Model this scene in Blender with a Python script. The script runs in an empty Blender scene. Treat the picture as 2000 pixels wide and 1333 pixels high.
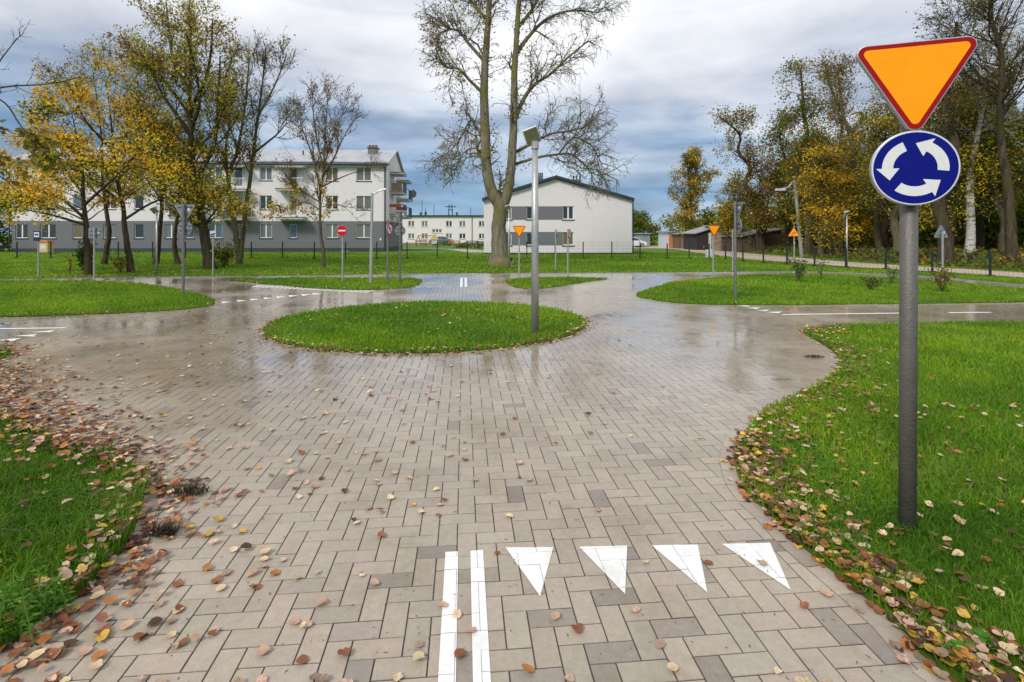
import bpy, math, random
import numpy as np
from mathutils import Vector, Matrix
from mathutils.geometry import tessellate_polygon
R = math.radians
rng = np.random.default_rng(7)
random.seed(7)
SC = bpy.context.scene
COL = SC.collection
F, HC, HY, CX = 1030.0, 1.61, 454.0, 1000.0     # focal length, eye height, horizon row, centre column of the survey photo

def zf(y):
    return -0.01 * min(max(y - 32.0, 0.0), 75.0)
def zfv(y):
    return -0.01 * np.clip(y - 32.0, 0.0, 75.0)
def G(px, py):
    z = 0.0
    for _ in range(12):
        y = (HC - z) * F / (py - HY)
        z = zf(y)
    return Vector(((px - CX) / F * y, y, z))
def W(px, py, y):
    return Vector(((px - CX) / F * y, y, HC - (py - HY) / F * y))

# ------------------------------------------------------------------ helpers
def tag(o, label=None, cat=None, group=None, kind=None):
    if label: o['label'] = label
    if cat: o['category'] = cat
    if group: o['group'] = group
    if kind: o['kind'] = kind
    return o
def empty(name, loc, rz=0.0):
    o = bpy.data.objects.new(name, None); COL.objects.link(o)
    o.location = loc; o.rotation_euler = (0, 0, rz); o.empty_display_size = 0.1
    return o
def link(name, me, parent=None):
    o = bpy.data.objects.new(name, me); COL.objects.link(o)
    if parent is not None: o.parent = parent
    return o
def np_mesh(name, V, faces, mat, parent=None, col=None, smooth=False):
    """V (n,3); faces: list of int arrays (m,k) of one size each; col (n,3) vertex colours"""
    me = bpy.data.meshes.new(name)
    V = np.asarray(V, dtype=np.float32)
    faces = [np.asarray(f, dtype=np.int32) for f in faces if len(f)]
    me.vertices.add(len(V)); me.vertices.foreach_set('co', V.ravel())
    loops = np.concatenate([f.ravel() for f in faces])
    tot = np.concatenate([np.full(len(f), f.shape[1], np.int32) for f in faces])
    start = np.concatenate([[0], np.cumsum(tot)[:-1]]).astype(np.int32)
    me.loops.add(len(loops)); me.loops.foreach_set('vertex_index', loops)
    me.polygons.add(len(tot)); me.polygons.foreach_set('loop_start', start)
    me.polygons.foreach_set('loop_total', tot)
    me.polygons.foreach_set('use_smooth', np.full(len(tot), bool(smooth)))
    if col is not None:
        c = np.ones((len(V), 4), np.float32); c[:, :3] = col
        a = me.color_attributes.new('Col', 'FLOAT_COLOR', 'POINT'); a.data.foreach_set('color', c.ravel())
    me.update(calc_edges=True); me.validate()
    me.materials.append(mat)
    return link(name, me, parent)

class MB:
    def __init__(s): s.v = []; s.f = []
    def add(s, vs, fs):
        n = len(s.v); s.v += [tuple(v) for v in vs]; s.f += [tuple(i + n for i in f) for f in fs]
    def box(s, c, d, rot=None):
        hx, hy, hz = d[0] / 2, d[1] / 2, d[2] / 2
        vs = [Vector((x, y, z)) for x in (-hx, hx) for y in (-hy, hy) for z in (-hz, hz)]
        if rot is not None: vs = [rot @ v for v in vs]
        vs = [v + Vector(c) for v in vs]
        s.add(vs, [(0, 1, 3, 2), (4, 6, 7, 5), (0, 4, 5, 1), (2, 3, 7, 6), (0, 2, 6, 4), (1, 5, 7, 3)])
    def bx(s, x0, x1, y0, y1, z0, z1):
        s.box(((x0 + x1) / 2, (y0 + y1) / 2, (z0 + z1) / 2), (x1 - x0, y1 - y0, z1 - z0))
    def tube(s, pts, rad, k=10, caps=True):
        pts = [Vector(p) for p in pts]
        rad = rad if isinstance(rad, (list, tuple)) else [rad] * len(pts)
        rings = []
        for i, p in enumerate(pts):
            t = (pts[min(i + 1, len(pts) - 1)] - pts[max(i - 1, 0)]).normalized()
            a = Vector((1, 0, 0)) if abs(t.x) < 0.8 else Vector((0, 1, 0))
            u = t.cross(a).normalized(); w = t.cross(u)
            rings.append([p + (u * math.cos(2 * math.pi * j / k) + w * math.sin(2 * math.pi * j / k)) * rad[i] for j in range(k)])
        vs = [v for r in rings for v in r]; fs = []
        for i in range(len(pts) - 1):
            for j in range(k):
                a, b = i * k + j, i * k + (j + 1) % k
                fs.append((a, b, b + k, a + k))
        if caps: fs += [tuple(range(k))[::-1], tuple((len(pts) - 1) * k + j for j in range(k))]
        s.add(vs, fs)
    def prism(s, outline, y0, y1):
        """outline [(x,z)] extruded along y"""
        n = len(outline)
        vs = [(x, y0, z) for x, z in outline] + [(x, y1, z) for x, z in outline]
        s.add(vs, [tuple(range(n)), tuple(range(2 * n - 1, n - 1, -1))] + [(i, i + n, (i + 1) % n + n, (i + 1) % n) for i in range(n)])
    def build(s, name, mat, parent=None, smooth=False, bevel=0.0):
        me = bpy.data.meshes.new(name); me.from_pydata(s.v, [], s.f); me.update()
        import bmesh
        b = bmesh.new(); b.from_mesh(me); bmesh.ops.recalc_face_normals(b, faces=b.faces); b.to_mesh(me); b.free()
        if smooth: me.polygons.foreach_set('use_smooth', [True] * len(me.polygons))
        me.materials.append(mat)
        o = link(name, me, parent)
        if bevel > 0:
            m = o.modifiers.new('bevel', 'BEVEL'); m.width = bevel; m.segments = 2; m.limit_method = 'ANGLE'; m.angle_limit = R(40)
        return o

# ------------------------------------------------------------------ materials
def new_mat(name):
    m = bpy.data.materials.new(name); m.use_nodes = True
    nt = m.node_tree; nt.nodes.clear()
    return m, nt, nt.nodes.new('ShaderNodeOutputMaterial')
def N(nt, typ, **kw):
    n = nt.nodes.new(typ)
    for k, v in kw.items():
        if k.startswith('in_'):
            n.inputs[k[3:].replace('_', ' ')].default_value = v
        else: setattr(n, k, v)
    return n
def L(nt, a, b): nt.links.new(a, b)
def ramp(nt, fac, stops):
    r = nt.nodes.new('ShaderNodeValToRGB'); e = r.color_ramp.elements
    while len(e) < len(stops): e.new(0.5)
    for i, (p, c) in enumerate(stops):
        e[i].position = p; e[i].color = (*c, 1) if len(c) == 3 else c
    L(nt, fac, r.inputs[0]); return r
def plain(name, c, rough=0.6, var=0.18, scale=6.0, bump=0.0, metal=0.0, bscale=40.0, spec=0.5, stain=None):
    """a painted / plastered / metal surface: its colour with mottling, worn roughness and fine relief"""
    m, nt, out = new_mat(name)
    p = N(nt, 'ShaderNodeBsdfPrincipled'); L(nt, p.outputs[0], out.inputs[0])
    tc = N(nt, 'ShaderNodeTexCoord')
    n1 = N(nt, 'ShaderNodeTexNoise'); n1.inputs['Scale'].default_value = scale; n1.inputs['Detail'].default_value = 7; n1.inputs['Roughness'].default_value = 0.65
    L(nt, tc.outputs['Object'], n1.inputs['Vector'])
    lo = tuple(x * (1 - var) for x in c); hi = tuple(min(1, x * (1 + var)) for x in c)
    r = ramp(nt, n1.outputs['Fac'], [(0.3, lo), (0.7, hi)])
    src = r.outputs[0]
    if stain:
        mp = N(nt, 'ShaderNodeMapping'); mp.inputs['Scale'].default_value = (1.6, 1.6, 0.25); L(nt, tc.outputs['Object'], mp.inputs['Vector'])
        n3 = N(nt, 'ShaderNodeTexNoise'); n3.inputs['Scale'].default_value = 1.4; n3.inputs['Detail'].default_value = 8; L(nt, mp.outputs[0], n3.inputs['Vector'])
        r3 = ramp(nt, n3.outputs['Fac'], [(0.52, (0, 0, 0)), (0.75, (1, 1, 1))])
        mx = N(nt, 'ShaderNodeMix', data_type='RGBA'); mx.inputs[7].default_value = (*stain, 1)
        mu = N(nt, 'ShaderNodeMath', operation='MULTIPLY'); mu.inputs[1].default_value = 0.45; L(nt, r3.outputs[0], mu.inputs[0])
        L(nt, mu.outputs[0], mx.inputs[0]); L(nt, src, mx.inputs[6]); src = mx.outputs[2]
    L(nt, src, p.inputs['Base Color'])
    rr = ramp(nt, n1.outputs['Fac'], [(0.3, (max(0, rough - 0.12),) * 3), (0.7, (min(1, rough + 0.1),) * 3)])
    L(nt, rr.outputs[0], p.inputs['Roughness'])
    p.inputs['Metallic'].default_value = metal
    p.inputs['Specular IOR Level'].default_value = spec
    if bump > 0:
        n2 = N(nt, 'ShaderNodeTexNoise'); n2.inputs['Scale'].default_value = bscale; n2.inputs['Detail'].default_value = 5
        L(nt, tc.outputs['Object'], n2.inputs['Vector'])
        b = N(nt, 'ShaderNodeBump'); b.inputs['Strength'].default_value = bump; b.inputs['Distance'].default_value = 0.02
        L(nt, n2.outputs['Fac'], b.inputs['Height']); L(nt, b.outputs[0], p.inputs['Normal'])
    return m
def vcol(name, rough=0.6, trans=0.0, spec=0.3, var=0.0, vscale=30.0):
    m, nt, out = new_mat(name)
    p = N(nt, 'ShaderNodeBsdfPrincipled'); p.inputs['Roughness'].default_value = rough; p.inputs['Specular IOR Level'].default_value = spec
    a = N(nt, 'ShaderNodeVertexColor', layer_name='Col')
    src = a.outputs[0]
    if var > 0:
        tc = N(nt, 'ShaderNodeTexCoord'); n1 = N(nt, 'ShaderNodeTexNoise'); n1.inputs['Scale'].default_value = vscale; n1.inputs['Detail'].default_value = 6
        L(nt, tc.outputs['Object'], n1.inputs['Vector'])
        r = ramp(nt, n1.outputs['Fac'], [(0.3, (1 - var,) * 3), (0.7, (1 + var,) * 3)])
        mx = N(nt, 'ShaderNodeMix', data_type='RGBA', blend_type='MULTIPLY'); mx.inputs[0].default_value = 1
        L(nt, src, mx.inputs[6]); L(nt, r.outputs[0], mx.inputs[7]); src = mx.outputs[2]
    L(nt, src, p.inputs['Base Color'])
    if trans > 0:
        t = N(nt, 'ShaderNodeBsdfTranslucent'); L(nt, src, t.inputs[0])
        mix = N(nt, 'ShaderNodeMixShader'); mix.inputs[0].default_value = trans
        L(nt, p.outputs[0], mix.inputs[1]); L(nt, t.outputs[0], mix.inputs[2]); L(nt, mix.outputs[0], out.inputs[0])
    else: L(nt, p.outputs[0], out.inputs[0])
    return m
def paver_mat():
    m, nt, out = new_mat('wet_concrete_paver')
    p = N(nt, 'ShaderNodeBsdfPrincipled'); L(nt, p.outputs[0], out.inputs[0])
    a = N(nt, 'ShaderNodeVertexColor', layer_name='Col'); tc = N(nt, 'ShaderNodeTexCoord')
    sep = N(nt, 'ShaderNodeSeparateXYZ'); L(nt, tc.outputs['Object'], sep.inputs[0])
    def noise(s, d=6, rgh=0.6):
        n = N(nt, 'ShaderNodeTexNoise'); n.inputs['Scale'].default_value = s; n.inputs['Detail'].default_value = d; n.inputs['Roughness'].default_value = rgh
        L(nt, tc.outputs['Object'], n.inputs['Vector']); return n
    fine = noise(160, 4, 0.8); mid = noise(26, 6); big = noise(0.55, 5, 0.55)
    r1 = ramp(nt, fine.outputs['Fac'], [(0.25, (0.72,) * 3), (0.5, (1.0,) * 3), (0.78, (1.22,) * 3)])
    r2 = ramp(nt, mid.outputs['Fac'], [(0.3, (0.90, 0.89, 0.88)), (0.7, (1.07, 1.07, 1.06))])
    def mul(x, y):
        mx = N(nt, 'ShaderNodeMix', data_type='RGBA', blend_type='MULTIPLY'); mx.inputs[0].default_value = 1
        L(nt, x, mx.inputs[6]); L(nt, y, mx.inputs[7]); return mx.outputs[2]
    c = mul(mul(a.outputs[0], r1.outputs[0]), r2.outputs[0])
    st = noise(1.3, 8, 0.7); r5 = ramp(nt, st.outputs['Fac'], [(0.34, (0.80, 0.77, 0.72)), (0.5, (1.0, 1.0, 1.0)), (0.68, (1.10, 1.09, 1.07))]); c = mul(c, r5.outputs[0])
    sp_ = noise(420, 2, 0.5); r6 = ramp(nt, sp_.outputs['Fac'], [(0.27, (0.35, 0.33, 0.30)), (0.33, (1, 1, 1)), (0.70, (1, 1, 1)), (0.76, (1.5, 1.5, 1.5))]); c = mul(c, r6.outputs[0])
    # damp: water stays away from the entrance (dries first under the open sky near y < 4), pools further in
    yy = N(nt, 'ShaderNodeMapRange'); yy.inputs['From Min'].default_value = 2.4; yy.inputs['From Max'].default_value = 6.0; L(nt, sep.outputs[1], yy.inputs[0])
    xx = N(nt, 'ShaderNodeMapRange'); xx.inputs['From Min'].default_value = 3.0; xx.inputs['From Max'].default_value = -7.0; L(nt, sep.outputs[0], xx.inputs[0])
    def math2(op, x, y):
        n = N(nt, 'ShaderNodeMath', operation=op)
        for i, v in enumerate((x, y)):
            if isinstance(v, (int, float)): n.inputs[i].default_value = v
            else: L(nt, v, n.inputs[i])
        return n.outputs[0]
    bigc = N(nt, 'ShaderNodeMapRange'); bigc.inputs['From Min'].default_value = 0.35; bigc.inputs['From Max'].default_value = 0.65; L(nt, big.outputs['Fac'], bigc.inputs[0])
    wet = math2('MULTIPLY', yy.outputs[0], math2('ADD', 0.45, math2('MULTIPLY', bigc.outputs[0], 0.55)))
    wet = math2('ADD', wet, math2('MULTIPLY', mid.outputs['Fac'], 0.12))
    ge = N(nt, 'ShaderNodeNewGeometry'); sn = N(nt, 'ShaderNodeSeparateXYZ'); L(nt, ge.outputs['True Normal'], sn.inputs[0]); wet = math2('MULTIPLY', wet, math2('GREATER_THAN', sn.outputs[2], 0.985))
    dark = math2('MULTIPLY', math2('MULTIPLY', bigc.outputs[0], xx.outputs[0]), yy.outputs[0])
    rd = ramp(nt, dark, [(0.0, (1, 1, 1)), (1.0, (0.58, 0.52, 0.45))])
    c = mul(c, rd.outputs[0])
    L(nt, c, p.inputs['Base Color'])
    rr = ramp(nt, wet, [(0.0, (0.68,) * 3), (0.3, (0.42,) * 3), (0.6, (0.24,) * 3), (1.0, (0.07,) * 3)])
    L(nt, rr.outputs[0], p.inputs['Roughness'])
    p.inputs['Specular IOR Level'].default_value = 0.5
    cw = math2('MULTIPLY', wet, 0.58); L(nt, cw, p.inputs['Coat Weight']); cr_ = ramp(nt, wet, [(0.2, (0.40,) * 3), (0.6, (0.22,) * 3), (0.85, (0.10,) * 3), (1.0, (0.04,) * 3)]); L(nt, cr_.outputs[0], p.inputs['Coat Roughness']); p.inputs['Coat IOR'].default_value = 1.4
    b = N(nt, 'ShaderNodeBump'); b.inputs['Strength'].default_value = 0.2; b.inputs['Distance'].default_value = 0.002
    bs = N(nt, 'ShaderNodeMapRange'); bs.inputs['From Min'].default_value = 0.15; bs.inputs['From Max'].default_value = 0.75; bs.inputs['To Min'].default_value = 0.3; bs.inputs['To Max'].default_value = 0.015; L(nt, wet, bs.inputs[0]); L(nt, bs.outputs[0], b.inputs['Strength'])
    L(nt, fine.outputs['Fac'], b.inputs['Height']); L(nt, b.outputs[0], p.inputs['Normal'])
    return m
def ground_mat(name, cols, scale, bump=0.5):
    m, nt, out = new_mat(name)
    p = N(nt, 'ShaderNodeBsdfPrincipled'); L(nt, p.outputs[0], out.inputs[0]); p.inputs['Roughness'].default_value = 0.95; p.inputs['Specular IOR Level'].default_value = 0.1
    tc = N(nt, 'ShaderNodeTexCoord')
    n1 = N(nt, 'ShaderNodeTexNoise'); n1.inputs['Scale'].default_value = scale; n1.inputs['Detail'].default_value = 10; n1.inputs['Roughness'].default_value = 0.75
    n0 = N(nt, 'ShaderNodeTexNoise'); n0.inputs['Scale'].default_value = scale * 0.07; n0.inputs['Detail'].default_value = 4
    L(nt, tc.outputs['Object'], n1.inputs['Vector']); L(nt, tc.outputs['Object'], n0.inputs['Vector'])
    mx = N(nt, 'ShaderNodeMath', operation='MULTIPLY_ADD'); mx.inputs[1].default_value = 0.6
    m2 = N(nt, 'ShaderNodeMath', operation='MULTIPLY'); m2.inputs[1].default_value = 0.4; L(nt, n0.outputs['Fac'], m2.inputs[0])
    L(nt, n1.outputs['Fac'], mx.inputs[0]); L(nt, m2.outputs[0], mx.inputs[2])
    r = ramp(nt, mx.outputs[0], [(0.3 + 0.4 * i / (len(cols) - 1), c) for i, c in enumerate(cols)])
    L(nt, r.outputs[0], p.inputs['Base Color'])
    b = N(nt, 'ShaderNodeBump'); b.inputs['Strength'].default_value = bump; b.inputs['Distance'].default_value = 0.04
    L(nt, n1.outputs['Fac'], b.inputs['Height']); L(nt, b.outputs[0], p.inputs['Normal'])
    return m
def bark_mat(name, c1, c2, moss=None, scale=7.0, birch=False):
    m, nt, out = new_mat(name)
    p = N(nt, 'ShaderNodeBsdfPrincipled'); L(nt, p.outputs[0], out.inputs[0]); p.inputs['Roughness'].default_value = 0.9; p.inputs['Specular IOR Level'].default_value = 0.15
    tc = N(nt, 'ShaderNodeTexCoord'); mp = N(nt, 'ShaderNodeMapping'); mp.inputs['Scale'].default_value = (1, 1, 0.22) if not birch else (0.6, 0.6, 3.5)
    L(nt, tc.outputs['Object'], mp.inputs['Vector'])
    n1 = N(nt, 'ShaderNodeTexNoise'); n1.inputs['Scale'].default_value = scale; n1.inputs['Detail'].default_value = 8; n1.inputs['Roughness'].default_value = 0.7
    L(nt, mp.outputs[0], n1.inputs['Vector'])
    r = ramp(nt, n1.outputs['Fac'], [(0.38, c1), (0.62, c2)] if not birch else [(0.40, c1), (0.47, c2), (0.8, c2)])
    src = r.outputs[0]
    if moss:
        n2 = N(nt, 'ShaderNodeTexNoise'); n2.inputs['Scale'].default_value = 0.9; n2.inputs['Detail'].default_value = 6; L(nt, tc.outputs['Object'], n2.inputs['Vector'])
        r2 = ramp(nt, n2.outputs['Fac'], [(0.42, (0, 0, 0)), (0.62, (1, 1, 1))])
        mx = N(nt, 'ShaderNodeMix', data_type='RGBA'); mx.inputs[7].default_value = (*moss, 1)
        L(nt, r2.outputs[0], mx.inputs[0]); L(nt, src, mx.inputs[6]); src = mx.outputs[2]
    L(nt, src, p.inputs['Base Color'])
    b = N(nt, 'ShaderNodeBump'); b.inputs['Strength'].default_value = 0.9; b.inputs['Distance'].default_value = 0.05
    L(nt, n1.outputs['Fac'], b.inputs['Height']); L(nt, b.outputs[0], p.inputs['Normal'])
    return m
def pane_mat(name, c, rough=0.06):
    m, nt, out = new_mat(name)
    p = N(nt, 'ShaderNodeBsdfPrincipled'); L(nt, p.outputs[0], out.inputs[0])
    tc = N(nt, 'ShaderNodeTexCoord'); w = N(nt, 'ShaderNodeTexWave', bands_direction='X'); w.inputs['Scale'].default_value = 3.0; w.inputs['Distortion'].default_value = 3
    L(nt, tc.outputs['Object'], w.inputs['Vector'])
    r = ramp(nt, w.outputs['Fac'], [(0.2, tuple(x * 0.6 for x in c)), (0.8, c)]); L(nt, r.outputs[0], p.inputs['Base Color'])
    p.inputs['Roughness'].default_value = rough; p.inputs['Specular IOR Level'].default_value = 0.8
    return m
def corrugated(name, c, rough=0.35, metal=0.3, freq=3.5):
    m, nt, out = new_mat(name)
    p = N(nt, 'ShaderNodeBsdfPrincipled'); L(nt, p.outputs[0], out.inputs[0])
    tc = N(nt, 'ShaderNodeTexCoord'); w = N(nt, 'ShaderNodeTexWave', bands_direction='X'); w.inputs['Scale'].default_value = freq; L(nt, tc.outputs['Object'], w.inputs['Vector'])
    n = N(nt, 'ShaderNodeTexNoise'); n.inputs['Scale'].default_value = 1.2; n.inputs['Detail'].default_value = 8; L(nt, tc.outputs['Object'], n.inputs['Vector'])
    r = ramp(nt, n.outputs['Fac'], [(0.3, tuple(x * 0.75 for x in c)), (0.7, c)]); L(nt, r.outputs[0], p.inputs['Base Color'])
    b = N(nt, 'ShaderNodeBump'); b.inputs['Strength'].default_value = 0.6; b.inputs['Distance'].default_value = 0.05; L(nt, w.outputs['Fac'], b.inputs['Height']); L(nt, b.outputs[0], p.inputs['Normal'])
    p.inputs['Roughness'].default_value = rough; p.inputs['Metallic'].default_value = metal
    return m

M = {}
M['paver'] = paver_mat()
M['joint'] = plain('joint_sand', (0.055, 0.048, 0.038), 0.9, 0.3, 20, 0.3)
M['paint'] = plain('road_paint', (0.80, 0.80, 0.78), 0.55, 0.10, 30, 0.25, bscale=200, stain=(0.5, 0.48, 0.44))
M['soil'] = ground_mat('lawn_ground', [(0.030, 0.060, 0.008), (0.06, 0.13, 0.012), (0.10, 0.20, 0.02)], 6.0)
M['terrain'] = ground_mat('meadow', [(0.05, 0.11, 0.014), (0.09, 0.19, 0.022), (0.13, 0.23, 0.03)], 3.0)
M['gravel'] = ground_mat('gravel_track', [(0.30, 0.23, 0.18), (0.45, 0.36, 0.30), (0.55, 0.47, 0.41)], 14.0, 0.3)
M['concrete'] = ground_mat('yard_concrete', [(0.35, 0.34, 0.31), (0.5, 0.49, 0.46)], 5.0, 0.2)
M['grass'] = vcol('grass_blade', 0.55, 0.45, 0.3)
M['leaf'] = vcol('tree_leaf', 0.55, 0.5, 0.25)
M['dryleaf'] = vcol('fallen_leaf', 0.5, 0.12, 0.35, 0.35, 90.0)
M['bark_grey'] = bark_mat('grey_bark', (0.11, 0.09, 0.065), (0.25, 0.22, 0.165), (0.155, 0.145, 0.055))
M['bark_dark'] = bark_mat('dark_bark', (0.026, 0.02, 0.014), (0.10, 0.078, 0.055), (0.06, 0.055, 0.02))
M['bark_mid'] = bark_mat('olive_bark', (0.06, 0.05, 0.033), (0.17, 0.145, 0.09), (0.11, 0.11, 0.04))
M['bark_birch'] = bark_mat('birch_bark', (0.05, 0.045, 0.04), (0.55, 0.53, 0.49), birch=True, scale=4)
M['steel'] = plain('galvanised_steel', (0.20, 0.195, 0.19), 0.5, 0.22, 22, 0.15, 0.55, 60, stain=(0.10, 0.095, 0.09))
M['steel_light'] = plain('light_galvanised_steel', (0.42, 0.42, 0.42), 0.38, 0.12, 18, 0.1, 0.5)
M['steel_dark'] = plain('worn_post_steel', (0.135, 0.125, 0.112), 0.55, 0.12, 16, 0.25, 0.35, 80, stain=(0.26, 0.25, 0.24))
M['sign_back'] = plain('sign_back_grey', (0.22, 0.235, 0.26), 0.5, 0.12, 10, 0.0, 0.3)
M['rim'] = plain('sign_rim_aluminium', (0.42, 0.42, 0.43), 0.45, 0.1, 20, 0.0, 0.6)
M['yellow'] = plain('sign_orange_yellow', (0.93, 0.33, 0.002), 0.5, 0.05, 5, 0.12, bscale=120, spec=0.15)
M['red'] = plain('sign_red', (0.30, 0.003, 0.006), 0.5, 0.06, 20, spec=0.15)
M['red_bright'] = plain('sign_bright_red', (0.55, 0.006, 0.014), 0.5, 0.06, 20, spec=0.15)
M['blue'] = plain('sign_blue', (0.0015, 0.005, 0.17), 0.45, 0.05, 8, spec=0.15)
M['navy'] = plain('sign_navy', (0.012, 0.02, 0.12), 0.4, 0.08, 10)
M['white'] = plain('sign_white', (0.66, 0.67, 0.66), 0.45, 0.05, 40, 0.08, bscale=160, spec=0.2)
M['black'] = plain('black_paint', (0.012, 0.012, 0.013), 0.5, 0.2, 30)
M['plaster'] = plain('white_render', (0.73, 0.685, 0.70), 0.85, 0.04, 2.2, 0.15, bscale=50, stain=(0.66, 0.64, 0.60))
M['plaster_grey'] = plain('grey_render', (0.155, 0.158, 0.170), 0.85, 0.06, 2.0, 0.15, bscale=50)
M['plaster_far'] = plain('cream_render', (0.74, 0.69, 0.69), 0.85, 0.04, 1.5)
M['plinth'] = plain('dark_plinth', (0.045, 0.045, 0.055), 0.8, 0.15, 4)
M['plinth_red'] = plain('red_plinth', (0.26, 0.15, 0.13), 0.85, 0.15, 4)
M['roof_light'] = corrugated('light_metal_roof', (0.55, 0.55, 0.58))
M['roof_dark'] = plain('dark_roof_trim', (0.035, 0.045, 0.06), 0.5, 0.2, 4, 0.1, 0.2)
M['roof_felt'] = plain('grey_roof_felt', (0.30, 0.32, 0.34), 0.7, 0.2, 3, 0.2)
M['frame'] = plain('white_window_frame', (0.80, 0.80, 0.80), 0.4, 0.04, 10)
M['sill'] = plain('dark_window_sill', (0.10, 0.10, 0.105), 0.5, 0.1, 10)
M['pane_a'] = pane_mat('dark_pane', (0.03, 0.04, 0.045))
M['pane_b'] = pane_mat('blue_pane', (0.10, 0.16, 0.22))
M['pane_c'] = pane_mat('curtained_pane', (0.20, 0.21, 0.20), 0.12)
M['pane_d'] = pane_mat('blind_pane', (0.20, 0.16, 0.06), 0.15)
M['brick'] = plain('chimney_brick', (0.16, 0.085, 0.06), 0.9, 0.3, 9, 0.3)
M['chimney'] = plain('chimney_render', (0.17, 0.165, 0.165), 0.9, 0.2, 6, 0.2)
M['slab'] = plain('balcony_concrete', (0.42, 0.41, 0.40), 0.8, 0.1, 5)
M['rail'] = plain('balcony_panel', (0.10, 0.105, 0.11), 0.5, 0.12, 7)
M['fence'] = plain('anthracite_fence', (0.018, 0.020, 0.022), 0.5, 0.2, 20)
M['wood_dark'] = plain('dark_shed_boards', (0.028, 0.025, 0.025), 0.85, 0.35, 5, 0.3)
M['wood_brown'] = plain('brown_shed_boards', (0.14, 0.09, 0.065), 0.85, 0.3, 5, 0.3)
M['wood_tan'] = plain('tan_shed_boards', (0.33, 0.24, 0.16), 0.85, 0.25, 5, 0.3)
M['orange'] = plain('orange_paint', (0.50, 0.19, 0.06), 0.7, 0.25, 8)
M['teal'] = plain('pale_teal_sheet', (0.20, 0.29, 0.30), 0.6, 0.1, 3)
M['cabinet'] = plain('cabinet_grey', (0.55, 0.57, 0.60), 0.5, 0.06, 4)
M['car_blue'] = plain('blue_grey_car_paint', (0.10, 0.19, 0.24), 0.25, 0.06, 2, 0, 0.3)
M['car_white'] = plain('white_car_paint', (0.75, 0.76, 0.78), 0.25, 0.04, 2)
M['car_dark'] = plain('dark_car_paint', (0.06, 0.035, 0.05), 0.25, 0.1, 2)
M['stem'] = plain('green_stem', (0.10, 0.20, 0.03), 0.6, 0.2, 30)
M['tyre'] = plain('tyre_rubber', (0.015, 0.015, 0.015), 0.8, 0.2, 20)
M['solar'] = plain('lamp_underside', (0.19, 0.20, 0.085), 0.5, 0.25, 14, 0.1)
M['yellow_bin'] = plain('bin_yellow', (0.60, 0.44, 0.20), 0.6, 0.15, 9)
M['flower'] = plain('red_flower_box', (0.45, 0.07, 0.03), 0.8, 0.5, 30, 0.5)

# ------------------------------------------------------------------ camera, sky, sun
cam = bpy.data.cameras.new('camera'); camo = bpy.data.objects.new('camera', cam); COL.objects.link(camo)
camo.location = (0, 0, HC); camo.rotation_euler = (R(90), 0, 0)
cam.sensor_width = 36; cam.lens = 36 * F / 2000; cam.shift_y = -(666.5 - HY) / 2000
cam.clip_start = 0.05; cam.clip_end = 2000
SC.camera = camo
SUN_EL, SUN_AZ = 42.0, 215.0     # behind the viewer, to the left
wd = bpy.data.worlds.new('World'); SC.world = wd; wd.use_nodes = True
nt = wd.node_tree; nt.nodes.clear()
wo = N(nt, 'ShaderNodeOutputWorld')
sky = N(nt, 'ShaderNodeTexSky', sky_type='NISHITA'); sky.sun_disc = False; sky.sun_elevation = R(SUN_EL); sky.sun_rotation = R(SUN_AZ)
bg1 = N(nt, 'ShaderNodeBackground'); bg1.inputs[1].default_value = 0.08; L(nt, sky.outputs[0], bg1.inputs[0])
tc = N(nt, 'ShaderNodeTexCoord'); sp = N(nt, 'ShaderNodeSeparateXYZ'); L(nt, tc.outputs['Generated'], sp.inputs[0])
def wmath(op, a, b=None):
    n = N(nt, 'ShaderNodeMath', operation=op)
    for i, v in enumerate((a, b)):
        if v is None: continue
        if isinstance(v, (int, float)): n.inputs[i].default_value = v
        else: L(nt, v, n.inputs[i])
    return n.outputs[0]
# soft cloud billows, laid out on a cloud deck overhead
zz = wmath('ADD', wmath('ABSOLUTE', sp.outputs[2]), 0.16)
cb = N(nt, 'ShaderNodeCombineXYZ'); L(nt, wmath('DIVIDE', sp.outputs[0], zz), cb.inputs[0]); L(nt, wmath('DIVIDE', sp.outputs[1], zz), cb.inputs[1])
n1 = N(nt, 'ShaderNodeTexNoise'); n1.inputs['Scale'].default_value = 0.85; n1.inputs['Detail'].default_value = 8; n1.inputs['Roughness'].default_value = 0.5; n1.inputs['Distortion'].default_value = 0.4
L(nt, cb.outputs[0], n1.inputs['Vector'])
n2 = N(nt, 'ShaderNodeTexNoise'); n2.inputs['Scale'].default_value = 2.2; n2.inputs['Detail'].default_value = 5; n2.inputs['Roughness'].default_value = 0.55
mp = N(nt, 'ShaderNodeMapping'); mp.inputs['Scale'].default_value = (1.0, 1.0, 7.0); L(nt, tc.outputs['Generated'], mp.inputs[0]); L(nt, mp.outputs[0], n2.inputs['Vector'])
el = wmath('ADD', sp.outputs[2], wmath('MULTIPLY', wmath('SUBTRACT', n1.outputs['Fac'], 0.5), 0.36))
el = wmath('ADD', el, wmath('MULTIPLY', wmath('SUBTRACT', n2.outputs['Fac'], 0.5), 0.13))
el = wmath('ADD', el, wmath('MULTIPLY', sp.outputs[0], 0.03))
cr = ramp(nt, el, [(0.0, (0.17, 0.27, 0.38)), (0.06, (0.15, 0.25, 0.37)), (0.11, (0.10, 0.20, 0.33)), (0.15, (0.11, 0.20, 0.33)), (0.19, (0.27, 0.33, 0.42)), (0.228, (0.53, 0.54, 0.56)), (0.34, (0.66, 0.66, 0.66)), (0.7, (0.55, 0.55, 0.56)), (1.0, (0.55, 0.55, 0.57))])
cr.color_ramp.interpolation = 'B_SPLINE'
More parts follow.
